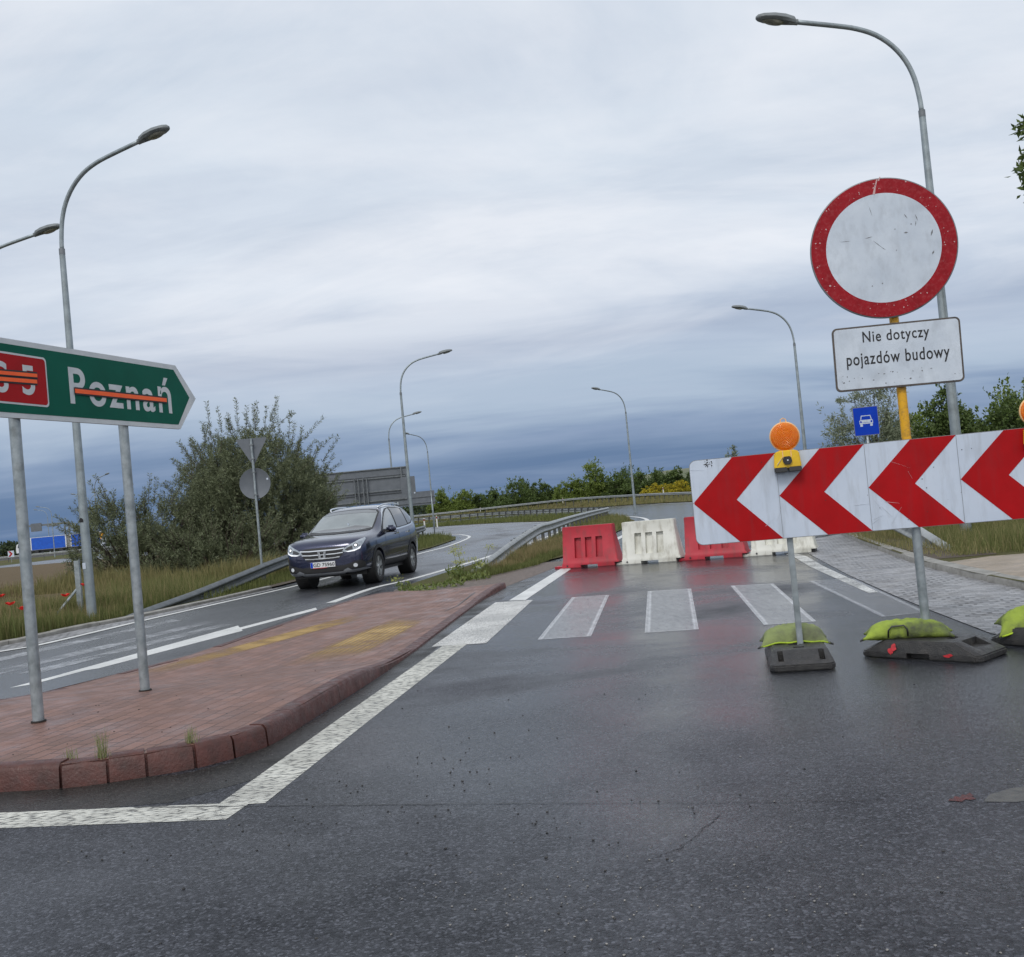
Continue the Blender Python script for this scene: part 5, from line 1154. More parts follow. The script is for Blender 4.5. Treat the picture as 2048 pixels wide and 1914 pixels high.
spiky_shrub('large grey green bush with upright finger-like shoots, tallest one behind the two grey sign backs', (-7.8, 33, 0), [(-2.9, 2.2), (-2.3, 3.4), (-1.9, 4.3), (-1.5, 4.75), (-.9, 4.9), (-.3, 4.95), (.3, 4.85), (.8, 4.4), (1.3, 3.9), (1.7, 3.1), (2.0, 2.2), (2.15, 1.0)], 3300, 2.0, seed=1,
             tops=[T_(-1.75, 0, 4.35, -.05, 1, 1.25), T_(-1.7, .1, 4.4, -.5, .8, .7), T_(-.85, 0, 4.5, 0, 1, 1.1), T_(-.2, -.1, 4.7, .05, 1, .75), T_(.2, 0, 4.75, .35, .8, .85), T_(-.5, .2, 4.6, -.3, 1, .6), T_(.75, 0, 4.2, .15, 1, .85), T_(1.0, 0, 3.9, .8, .75, 1.3), T_(1.5, -.1, 3.55, .75, .6, .9), T_(1.75, 0, 3.3, .6, .75, 1.0), T_(.5, 0, 4.7, .8, .5, .6), T_(-1.95, 0, 3.85, -.8, .6, .6), T_(1.9, 0, 2.9, .7, .5, .6), T_(-1.3, -.3, 4.5, -.1, 1, .9), T_(-.5, -.4, 4.5, .1, 1, .8), T_(.1, -.5, 4.4, .2, 1, .8), T_(.6, -.5, 4.2, -.1, 1, .8), T_(1.1, -.4, 3.7, .3, 1, .8), T_(-2.1, -.3, 3.5, -.4, 1, .8), T_(1.5, -.5, 3.2, .5, 1, .8), T_(-1.1, .2, 4.6, -.15, 1, .6)])
spiky_shrub('slim grey green bush with short outward twigs, left shoulder of the tall bush', (-10.35, 34.6, 0), [(-1.25, 1.4), (-1.05, 3.1), (-.7, 3.9), (-.2, 4.25), (.3, 4.5), (.8, 4.2), (1.3, 3.3)], 1000, 1.1, seed=2, m=m_olive,
             tops=[T_(-.6, 0, 3.7, -.8, .5, .55), T_(-.9, 0, 3.1, -.9, .25, .5), T_(-.1, 0, 4.0, -.3, 1, .6), T_(.3, 0, 4.1, .3, 1, .6), T_(-1.0, 0, 2.7, -.9, .35, .5)])
spiky_shrub('low spreading dark bush at the left end of the group, behind the right sign post', (-11.6, 32, 0), [(-2.35, .9), (-2.1, 1.9), (-1.7, 2.6), (-1.1, 2.95), (-.4, 2.85), (.3, 2.75), (1.1, 2.6), (1.9, 1.8)], 1500, 1.3, seed=3, zlow=.02)
spiky_shrub('pale-leaved bush at the right end of the group, before the big grey sign back', (-6.85, 34.5, 0), [(-1.1, 1.6), (-.6, 2.9), (.0, 3.4), (.5, 3.3), (.85, 2.6), (1.1, 1.4)], 800, .9, seed=4, m=m_olive2)
spiky_shrub('low dark undergrowth bush between the guardrail and the tall bush', (-8.6, 30.6, 0), [(-2.6, .5), (-1.8, 1.3), (-.8, 1.5), (.4, 1.3), (1.3, 1.2), (2.2, .5)], 700, .8, seed=5, m=m_olive, zlow=.02)

def tree(label, loc, h, blobs, n, leaf, m, name='tree', cat='tree', seed=0, trunk=.12, group=None, droop=0.0, tips=0):
    """tapered trunk, limbs to every clump, leaves scattered through ragged clumps: blobs = (x, y, z, rx, rz)"""
    t = thing(name, label, cat, loc, 0, group); rg = np.random.default_rng(seed)
    tk_ = MB(); zt = min(b[2] for b in blobs); top = max(b[2] for b in blobs)
    tk_.tube([(0, 0, -.1), (.03 * h, .01 * h, h * .25), (0, -.02 * h, h * .5), (.02 * h, 0, top)], [trunk, trunk * .8, trunk * .55, trunk * .15], 8)
    for b in blobs:
        z0 = min(max(b[2] * .35, .1), b[2]); tk_.tube([(0, 0, z0), (b[0] * .5, b[1] * .5, b[2] * .72), (b[0], b[1], b[2])], [trunk * .5, trunk * .3, trunk * .08], 6)
    PP, DD = [], []; vol = np.array([b[3] ** 2 * b[4] for b in blobs]); cn = np.maximum((n * vol / vol.sum()).astype(int), 150)
    for b, c in zip(blobs, cn):
        sub = max(10, c // 40); cen = rand_dirs(sub) * rg.uniform(.25, 1.0, (sub, 1)) ** .5 * np.array([b[3], b[3], b[4]]); cen[:, 2] += .12 * b[4] * rg.normal(size=sub)
        idx = rg.integers(0, sub, c); sz = min(b[3], b[4]) * rg.uniform(.25, .6, sub)
        q = cen[idx] + rg.normal(size=(c, 3)) * sz[idx][:, None] * .55 * np.array([1, 1, .8])
        PP.append(q + np.array(b[:3])); DD.append(cen[idx] * .5 + rand_dirs(c) * .9 * b[3] - np.array([0, 0, droop * b[3]]))
        for _ in range(tips):
            o_ = np.array(b[:3]) + np.array([rg.normal() * b[3] * .5, rg.normal() * b[3] * .5, b[4] * rg.uniform(.3, .8)]); L_ = b[4] * rg.uniform(.7, 1.5); d_ = np.array([rg.normal() * .35, rg.normal() * .35, 1.0]); kk = max(12, c // 40)
            u_ = rg.uniform(0, 1, kk); PP.append(o_ + d_ * (u_ * L_)[:, None] + rg.normal(size=(kk, 3)) * (leaf[0] * .45 * (1.1 - u_))[:, None]); DD.append(np.tile(d_, (kk, 1)) + rand_dirs(kk) * 1.0)
        for j in range(min(sub, 10)): tk_.tube([(b[0], b[1], b[2] - b[4] * .3), tuple(cen[j] + np.array(b[:3]))], [trunk * .14, trunk * .04], 4, cap=False)
    tk_.build('trunk', m_bark, t, smooth=True, recalc=False)
    foliage('crown', np.concatenate(PP), np.concatenate(DD), leaf[0], leaf[1], m, t)
    return t
def blobset(w_, h, k, seed, lean=0.0, base=.25):
    rg = np.random.default_rng(seed); out = [(rg.normal() * .1 * w_, 0, h * .22, w_ * .62, h * .2), (-w_ * .35, 0, h * .2, w_ * .5, h * .18), (w_ * .35, .1, h * .2, w_ * .5, h * .18)] if base < .2 else []
    for i in range(k):
        z = h * (base + (.86 - base) * (i + .5) / k); f_ = z / h; ww = w_ * (1.0 - .38 * max(0, f_ - .35) / .65)
        out.append((rg.uniform(-.55, .55) * ww + lean * z, rg.uniform(-.5, .5) * ww, z, w_ * rg.uniform(.26, .44) * (1.15 - .35 * f_), h * rg.uniform(.12, .2)))
    return out
# bushes and young trees on the bank beyond the far guardrail
bank = [(-12.6, 186, 4.8, 2.4, 'l', 'light green young tree at the left end of the far row'), (-9.3, 184, 4.2, 1.8, 'l', 'smaller light green tree second from the left in the far row'),
        (-6.3, 186, 3.2, 1.7, 'd', 'low dark bush third from the left in the far row'), (-3.6, 190, 4.2, 2.1, 'd', 'round dark tree left of the wide ragged bush in the far row'),
        (.2, 180, 5.2, 3.2, 'd', 'wide ragged green bush in the left middle of the far row'), (3.6, 182, 5.0, 2.6, 'd', 'green bush sloping down to the right of the wide ragged bush'), (6.6, 184, 3.6, 2.2, 'd', 'low dark bush in the dip in the middle of the far row'),
        (9.6, 172, 4.2, 2.4, 'l', 'fresh green bush left of the tallest tree in the far row'), (14.0, 172, 6.9, 2.3, 'l', 'tallest light green tree of the far row with a pointed top'), (17.4, 170, 4.2, 2.2, 'd', 'dark green bush between the tallest tree and the thin lamp pole'),
        (20.6, 168, 4.3, 2.2, 'd', 'dark bush behind the thin lamp pole'), (23.4, 166, 4.3, 2.3, 'd', 'dark green bush behind the yellow broom'), (26.4, 164, 4.2, 2.4, 'd', 'green bush half hidden by the left end of the chevron board'), (24.6, 230, 7.2, 2.6, 'd', 'round dark tree standing above the yellow broom, further back')]
for i, (X, Y, h, w_, k, lb) in enumerate(bank):
    tree(lb, (X, Y, 1.0), h, blobset(w_ * 1.6, h * .92, 10, 40 + i, base=.12), 6400, (.36, .19), m_leafl if k == 'l' else m_leaf, seed=60 + i, trunk=.09, tips=3, group='trees and bushes beyond the far guardrail')
for i, (X, Y, w_, lb) in enumerate(((21.2, 150, 2.6, 'bright yellow flowering bush left of the white marker post'), (24.4, 148, 2.6, 'bright yellow flowering bush right of the white marker post, cut off by the board'))):
    tree(lb, (X, Y, .8), 2.0, blobset(w_ * 1.15, 2.0, 8, 90 + i, base=.1), 6500, (.26, .12), m_brm, name='flowering_bush', cat='bush', seed=95 + i, trunk=.05)
# bank under them
bk = MB(); N_ = 40; ln = resample(smooth_line([(30, 60), (26.4, 85), (23.4, 106), (21.7, 122), (18.2, 143), (10.3, 160.5), (0, 169.6), (-14, 174.6), (-34, 177.6), (-58, 178.6)], 6), 4.0); prf = [(-3.2, -.1), (-.6, .0), (2.5, .0), (30, 0.0)]
vs = []
for i, p in enumerate(ln):
    tt = (ln[min(i + 1, len(ln) - 1)] - ln[max(i - 1, 0)])[:2]; tt /= np.linalg.norm(tt); nn = np.array([tt[1], -tt[0]]); f = i / (len(ln) - 1); zt = np.interp(f, [0, .3, .45, .6, .7, 1], [.1, .15, .45, .85, .75, .5])
    vs += [(p[0] + nn[0] * o, p[1] + nn[1] * o, (-.02 if o == -3.2 else zt + (.25 if o > 20 else 0))) for o, _ in prf]
kind(MB().add(vs, [(i * 4 + j, i * 4 + j + 1, (i + 1) * 4 + j + 1, (i + 1) * 4 + j) for i in range(len(ln) - 1) for j in range(3)]).build('bank', m_ground, smooth=True), 'structure')
bp_ = [ln[i] for i in range(len(ln))]; P = []
for _ in range(26000):
    i = RNG.integers(0, len(bp_) - 1); f = RNG.random(); p = bp_[i] + (bp_[i + 1] - bp_[i]) * f; o = RNG.uniform(-3, 1.5); fr_i = (i + f) / (len(bp_) - 1); zt = np.interp(fr_i, [0, .3, .45, .6, .7, 1], [.1, .15, .45, .85, .75, .5])
    d_ = (bp_[i + 1] - bp_[i])[:2]; d_ = d_ / np.linalg.norm(d_); P.append((p[0] + d_[1] * o, p[1] - d_[0] * o, zt * min(1, (o + 3.2) / 2.6) - .05))
kind(blades('grass', np.array(P), .5, .07, m_dry, .4), 'stuff')
# dark woods on the horizon
P = []
for x0, x1, y_, h in ((-330, -128, 420, 5), (-104, -70, 330, 4.5), (-60, -8, 420, 5.5), (-20, 20, 380, 5)):
    n = int((x1 - x0) * 90); x = RNG.uniform(x0, x1, n); hh = h * (.75 + .35 * np.sin(x * .11 + x0) * np.sin(x * .043 + 1) + .15 * np.sin(x * .6)); P.append(np.stack([x, y_ + RNG.normal(size=n) * 6, RNG.beta(1.3, 1, n) * hh], 1))
P = np.concatenate(P); kind(foliage('distant_wood', P, rand_dirs(len(P)), 1.3, .8, m_wood, None), 'stuff')
hs = thing('house', 'tiny dark house beside the tail of the truck on the horizon', 'house', (-92, 300, 0), 0)
MB().box((0, 0, 1.6), (5, 5, 3.4)).build('wall', mat('dark wall', srgb(70, 66, 66)), hs); MB().prism([(-2.9, 3.3), (2.9, 3.3), (0, 5.2)], -2.8, 2.8).build('roof', mat('dark roof', srgb(52, 50, 54)), hs)
# right hand side
rt = 'trees behind the chevron board'
tree('feathery pale green tree leaning left behind the blue sign', (14.3, 40, .1), 4.4, [(-1.6, 0, 2.6, .55, .35), (-1.2, .2, 3.3, .6, .4), (-.7, 0, 4.1, .6, .35), (0, .2, 4.5, .7, .45), (.8, 0, 4.4, .6, .4), (-1.7, 0, 1.7, .6, .35), (-.7, .3, 2.6, .9, .6), (.3, 0, 3.1, .9, .8), (-.6, 0, 1.5, .9, .7), (.7, .2, 1.9, .9, .9)], 10000, (.17, .035), m_olive2, seed=110, trunk=.06, group=rt, droop=.2, tips=3)
tree('dark green bush between the blue sign and the yellow pole', (15.6, 41, .1), 3.1, blobset(1.6, 3.4, 9, 111, base=.1), 13000, (.15, .085), m_leaf, seed=111, trunk=.06, group=rt, tips=3)
tree('dark pointed bush just left of the lamp pole on the right', (17.2, 40, .1), 4.9, [(.1, 0, 4.6, .22, .5), (-.1, .1, 3.8, .4, .5), (-.5, 0, 3.1, .45, .4), (.2, 0, 2.9, .6, .6), (-.6, 0, 2.1, .7, .5), (.5, 0, 2.0, .9, .7), (0, 0, 1.2, 1.2, .8), (0, 0, 2.6, .8, .7)], 13000, (.15, .085), m_leaf, seed=112, trunk=.07, group=rt, tips=3)
tree('dark bush just right of the lamp pole, lower than its neighbours', (19.2, 40, .1), 3.6, blobset(1.5, 3.7, 10, 113, base=.1), 13000, (.15, .085), m_leaf, seed=113, trunk=.06, group=rt, tips=3)
tree('green bush with tall single twigs at the right edge behind the board', (21.4, 40, .1), 4.5, [(-.9, 0, 4.2, .2, .45), (-.6, 0, 3.5, .45, .45), (.5, 0, 4.5, .18, .45), (.4, 0, 3.8, .4, .5), (1.2, 0, 3.9, .6, .5), (0, 0, 3.0, .9, .6), (-.5, 0, 2.0, 1.0, .8), (.9, 0, 2.4, 1.1, .9), (0, 0, 1.1, 1.5, .9), (1.6, 0, 3.2, .8, .7), (-.9, 0, 2.9, .7, .6)], 19000, (.15, .085), m_leafl, seed=114, trunk=.08, group=rt, tips=4)
tree('broad green bush filling the gap right of the yellow pole', (16.6, 42.5, .1), 3.4, blobset(1.7, 3.5, 9, 118, base=.1), 12000, (.15, .085), m_leafl, seed=118, trunk=.06, group=rt, tips=3)
tree('bright green bush between the lamp pole and the tall twigs at the right', (20.2, 42.5, .1), 3.9, blobset(1.7, 4.0, 9, 119, base=.1), 12000, (.15, .085), m_leafl, seed=119, trunk=.06, group=rt, tips=3)
tree('thin young tree showing over the board left of the warning lamp', (8.6, 40, .1), 2.6, [(.05, 0, 2.45, .16, .3), (-.1, 0, 2.0, .25, .3), (.15, 0, 1.7, .3, .3), (0, 0, 1.2, .35, .4)], 900, (.13, .05), m_olive2, seed=115, trunk=.03, group=rt)
tree('low dark bush showing as a few tips left of the blue sign', (12.2, 40, .1), 2.0, blobset(.9, 2.0, 6, 116, base=.1), 1500, (.13, .06), m_leaf, seed=116, trunk=.04, group=rt)
tree('leafy tree beyond the right edge with only its branch tips in the picture', (10.1, 14, 0), 7.0, [(-2.52, 0, 5.2, .30, .32), (-2.5, 0, 5.86, .2, .12), (-2.45, 0, 4.85, .24, .14), (-2.3, .2, 5.45, .3, .2), (-1.45, 0, 5.15, .72, .26), (-1.35, .2, 5.75, .66, .10), (-1.3, 0, 4.85, .72, .12), (-.3, 0, 6.0, 1.2, .9), (1.0, 0, 5.6, 1.4, 1.0), (.2, .8, 4.6, 1.1, .8), (.6, -.6, 6.8, 1.1, .8)], 9000, (.12, .055), m_leaf, seed=117, trunk=.14)

# weeds at the head of the median and in the kerb joints, poppies on the left verge
m_weed = mat('lush weed leaf', (.08, .13, .03), (.24, .28, .08), rough=.5, island=True, nscale=4, trans=.35)
m_ywf = mat('pale yellow umbel', (.5, .5, .14), (.3, .34, .1), rough=.7, island=True, trans=.3)
def weed(label, loc, r, h, n, seed, stalk=0, group='weeds at the end of the island'):
    t = thing('weed', label, 'plant', loc, 0, group); rg = np.random.default_rng(seed)
    a = rg.uniform(0, 6.283, n); rr = r * np.sqrt(rg.random(n)); P = np.stack([rr * np.cos(a), rr * np.sin(a), rg.beta(1.2, 1.4, n) * h], 1)
    foliage('leaves', P, rand_dirs(n) + np.array([0, 0, .7]), .075, .032, m_weed, t)
    sm_ = MB(); Q = []
    for k in range(max(stalk, 5)):
        x, y = rg.normal(0, r * .4, 2); hh = h * rg.uniform(1.2, 2.3) if k < stalk else h * .8; tip = (x + rg.normal() * .08, y, hh); sm_.tube([(x * .5, y * .5, 0), (x, y, hh * .6), tip], [.006, .004, .003], 5, cap=False)
        if k < stalk: Q.append(np.array(tip) + rg.normal(size=(60, 3)) * np.array([.06, .06, .025]))
    sm_.build('stems', m_weed, t, recalc=False)
    if Q: Q = np.concatenate(Q); foliage('blossom', Q, rand_dirs(len(Q)), .03, .02, m_ywf, t)
    return t
weed('leafy weed with pale yellow umbels at the head of the median', (-1.22, 19.5, .0), .2, .28, 170, 1, 5)
weed('low weed at the buried end of the guardrail', (-.85, 19.2, .0), .3, .12, 150, 2, 1)
weed('low green weed on the back edge of the red paving', (-1.75, 17.6, .0), .34, .08, 160, 3)
weed('weed with one pale umbel nearest the painted line of the car lane', (-2.1, 18.3, .0), .14, .14, 70, 4, 1)
weed('yellowish tall weed leaning before the sloping guardrail', (-.8, 20.4, .02), .18, .24, 100, 5, 2)
weed('bushy low weed right behind the tip of the island', (-1.25, 18.1, .0), .28, .09, 140, 6)
m_gras2 = mat('pale grass tuft', (.16, .22, .07), (.30, .28, .14), rough=.7, island=True, trans=.3)
for (x, y, h, n, lb) in ((-2.39, 5.70, .17, 60, 'tallest grass tuft growing from a joint of the red kerb'), (-1.96, 5.87, .11, 46, 'grass tuft at the right joint of the red kerb'), (-2.61, 5.76, .07, 26, 'small faint grass tuft at the left joint of the red kerb')):
    t = thing('grass_tuft', lb, 'grass tuft', (x, y, .128), 0, 'tufts growing in the kerb joints'); q = RNG.normal(size=(n, 3)) * np.array([.018, .014, 0]); blades('blades', q, h, .0035, m_gras2, .45, t)
m_pop = mat('red poppy petal', srgb(222, 40, 30), srgb(196, 26, 24), rough=.6, trans=.3)
for i, (x, y, z, lb) in enumerate(((-9.11, 18.0, .56, 'red poppy at the left edge, highest of the poppies left of the first sign post'), (-7.47, 15.0, .55, 'red poppy between the left edge and the first sign post'), (-7.01, 14.4, .50, 'red poppy touching the left side of the first sign post'), (-7.32, 16.5, .53, 'red poppy between the two sign posts, left of the lamp pole'), (-7.86, 18.5, .60, 'red poppy just left of the lamp pole foot'))):
    t = thing('poppy', lb, 'flower', (x, y, .03), 0, 'red poppies in the grass')
    MB().tube([(.05, 0, 0), (.02, .01, z * .5), (0, 0, z - .03)], .004, 5).build('stem', m_weed, t)
    pm_ = MB()
    for k in range(4):
        a = k * 1.571 + i; c_, s_ = math.cos(a), math.sin(a); pts = []
        for u, v, zz_ in ((0, 0, 0), (.03, -.035, .02), (.062, -.03, .045), (.07, 0, .055), (.062, .03, .045), (.03, .035, .02)): pts.append((u * c_ - v * s_, u * s_ + v * c_, z - .035 + zz_))
        pm_.add(pts, [(0, 1, 2, 3), (0, 3, 4, 5)])
    pm_.build('petals', m_pop, t, smooth=True, recalc=False)
# ================================================================== the car
m_paint = mat('dark blue metallic paint', srgb(38, 45, 76), srgb(33, 39, 66), rough=.2, metal=.55, nscale=3, coat=1.0, spec=.6)
m_gl = mat('dark car glass', (.012, .014, .016), (.016, .018, .02), rough=.04, spec=.9, coat=.6)
m_ws = mat('windscreen glass', (.22, .255, .26), (.10, .125, .13), rough=.05, spec=1.0, coat=1.0, nscale=1.4)
m_chr = mat('chrome trim', srgb(220, 224, 228), srgb(205, 210, 214), rough=.12, metal=1.0)
m_trim = mat('black car trim', (.014, .014, .015), (.02, .02, .021), rough=.5)
m_tyre = mat('tyre rubber', (.012, .012, .013), (.022, .022, .022), rough=.7, bump=.3, bscale=80)
m_rim = mat('alloy rim', srgb(210, 213, 216), srgb(190, 194, 198), rough=.3, metal=.7)
m_silver = mat('silver plastic', srgb(142, 146, 152), srgb(128, 132, 138), rough=.35, metal=.6)
m_hl = mat('headlamp glass', srgb(176, 186, 194), srgb(120, 130, 142), rough=.08, nscale=16, spec=.8, coat=1.0)
car = thing('car', 'dark blue sport utility car coming along the left lane with its headlights on', 'car', (-3.527, 22.65, .004), R(-99.95), None, .974)

XS = [2.275, 2.25, 2.19, 2.08, 1.90, 1.65, 1.35, 1.12, .98, .78, .52, .25, .06, -.25, -.75, -1.25, -1.65, -1.9, -2.06, -2.17, -2.26, -2.30]
tabx = XS[::-1]
def tb(vals): v = vals[::-1]; return lambda x: float(np.interp(x, tabx, v))
ztop = tb([.78, .88, .96, 1.015, 1.05, 1.08, 1.11, 1.14, 1.19, 1.31, 1.455, 1.575, 1.625, 1.668, 1.685, 1.665, 1.62, 1.565, 1.40, 1.14, .88, .72])
zbot = tb([.38, .30, .275, .265, .26, .26, .26, .26, .26, .26, .26, .26, .26, .26, .26, .26, .265, .275, .28, .31, .36, .42])
wmax = tb([.52, .66, .765, .84, .88, .898, .908, .91, .91, .91, .91, .91, .91, .91, .912, .915, .905, .875, .835, .77, .65, .50])
zbelt = tb([.66, .78, .87, .945, .985, 1.005, 1.02, 1.03, 1.04, 1.05, 1.06, 1.07, 1.075, 1.085, 1.105, 1.13, 1.15, 1.15, 1.08, .94, .78, .64])
wroof = tb([.34, .48, .58, .65, .68, .69, .715, .745, .75, .74, .72, .70, .685, .675, .675, .665, .64, .605, .60, .58, .48, .36])
drop = tb([.02, .02, .02, .02, .02, .02, .02, .02, .03, .05, .06, .065, .065, .065, .065, .065, .065, .07, .06, .04, .03, .02])
rings = []
for x in XS:
    zb, zt, w_, zl, rw_, dr = zbot(x), ztop(x), wmax(x), zbelt(x), wroof(x), drop(x); zr = zt - dr
    half = [(0, zb), (.78 * w_, zb), (.955 * w_, zb + .07), (.995 * w_, zb + .33 * (zl - zb)), (w_, zb + .66 * (zl - zb)), (.985 * w_, zb + .88 * (zl - zb)), (.95 * w_, zl),
            (.95 * w_ * .62 + rw_ * .38 + (.012 if x < 1 else .01), zl + (zr - zl) * .42), (.95 * w_ * .2 + rw_ * .8 + .012, zl + (zr - zl) * .84), (rw_ * .93, zr + dr * .35), (rw_ * .6, zt - dr * .18), (0, zt)]
    rings.append([(x, y, z) for y, z in half] + [(x, -y, z) for y, z in half[-2:0:-1]])
n = len(rings[0]); vs = [p for r in rings for p in r]
fs = [(i * n + k, (i + 1) * n + k, (i + 1) * n + (k + 1) % n, i * n + (k + 1) % n) for i in range(len(rings) - 1) for k in range(n)] + [tuple(range(n)), tuple(reversed(range((len(rings) - 1) * n, len(rings) * n)))]
body = MB().add(vs, fs).build('body', m_paint, car)
body.parent = None
md = body.modifiers.new('sub', 'SUBSURF'); md.levels = 2; md.render_levels = 2
bpy.context.view_layer.update(); dg = bpy.context.evaluated_depsgraph_get()
me2 = bpy.data.meshes.new_from_object(body.evaluated_get(dg)); body.modifiers.clear(); body.data = me2
bvh = BVHTree.FromPolygons([v.co.copy() for v in me2.vertices], [tuple(p.vertices) for p in me2.polygons])
cuts = []
for x in (1.31, -1.31):
    for s in (1, -1): cuts.append(MB().tube([(x, s * .58, .35), (x, s * 1.1, .35)], .392, 40).build('cut', None))
boolean(body, cuts); body.parent = car
body.data.shade_smooth(); body.data.set_sharp_from_angle(angle=R(32))

def decal(name, poly, axis, m, parent, off=.004, step=.03, side=1, thick=0.0):
    """patch that follows the body: poly in (x,z) for side views ('y'), (y,z) for the front ('x'), (x,y) from above ('z')"""
    xs = [p[0] for p in poly]; zs = [p[1] for p in poly]; pts = []
    n_ = len(poly); edge_pts, edges = [], []
    for a, b in zip(poly, poly[1:] + poly[:1]):
        k = max(1, int(math.dist(a, b) / step)); edge_pts += [(a[0] + (b[0] - a[0]) * i / k, a[1] + (b[1] - a[1]) * i / k) for i in range(k)]
    ne = len(edge_pts); pts = list(edge_pts)
    gx = np.arange(min(xs) + step / 2, max(xs), step); gz = np.arange(min(zs) + step / 2, max(zs), step)
    if len(gx) and len(gz):
        G = np.array([(a, b) for a in gx for b in gz]); G = G[in_poly(G, edge_pts)]; pts += [tuple(g) for g in G]
    vs2, _, fc, *_ = delaunay_2d_cdt([Vector(p) for p in pts], [(i, (i + 1) % ne) for i in range(ne)], [], 1, 1e-5)
    out, last = [], None
    for p in vs2:
        if axis == 'y': o, d = Vector((p.x, side * 2.0, p.y)), Vector((0, -side, 0))
        elif axis == 'x': o, d = Vector((4.0 * side, p.x, p.y)), Vector((-side, 0, 0))
        else: o, d = Vector((p.x, p.y, 3)), Vector((0, 0, -1))
        h, nr, _, _ = bvh.ray_cast(o, d)
        if h is None: h, nr, _, _ = bvh.find_nearest(o + d * 1.2 if axis != 'x' else o + d * 1.8)
        if nr.dot(d) > 0: nr = -nr
        out.append(h + nr * off)
    vsb = list(out); fs_ = [tuple(f) for f in fc]
    mb_ = MB().add(vsb, fs_); return mb_.build(name, m, parent, smooth=True)

mir = lambda P, s: [(a * s, b) for a, b in P]
# glass
decal('windscreen_frame', [(-.72, 1.135), (-.45, 1.118), (0, 1.112), (.45, 1.118), (.72, 1.135), (.705, 1.30), (.665, 1.49), (.60, 1.545), (.40, 1.58), (0, 1.595), (-.40, 1.58), (-.60, 1.545), (-.665, 1.49), (-.705, 1.30)], 'x', m_trim, body, .003)
decal('windscreen', [(-.69, 1.165), (-.45, 1.142), (0, 1.135), (.45, 1.142), (.69, 1.165), (.675, 1.30), (.64, 1.475), (.58, 1.525), (.40, 1.56), (0, 1.575), (-.40, 1.56), (-.58, 1.525), (-.64, 1.475), (-.675, 1.30)], 'x', m_ws, body, .006)
decal('shade_band', [(-.63, 1.475), (-.58, 1.525), (-.40, 1.56), (0, 1.575), (.40, 1.56), (.58, 1.525), (.63, 1.475), (.3, 1.50), (0, 1.505), (-.3, 1.50)], 'x', mat('shaded glass', (.06, .075, .085), rough=.05, spec=1.0, coat=1.0), body, .008)
decal('dashboard', [(-.67, 1.17), (-.45, 1.15), (0, 1.143), (.45, 1.15), (.67, 1.17), (.6, 1.20), (.3, 1.235), (0, 1.20), (-.4, 1.20)], 'x', mat('dark dashboard', (.05, .055, .06), rough=.08, spec=1.0, coat=1.0), body, .008)
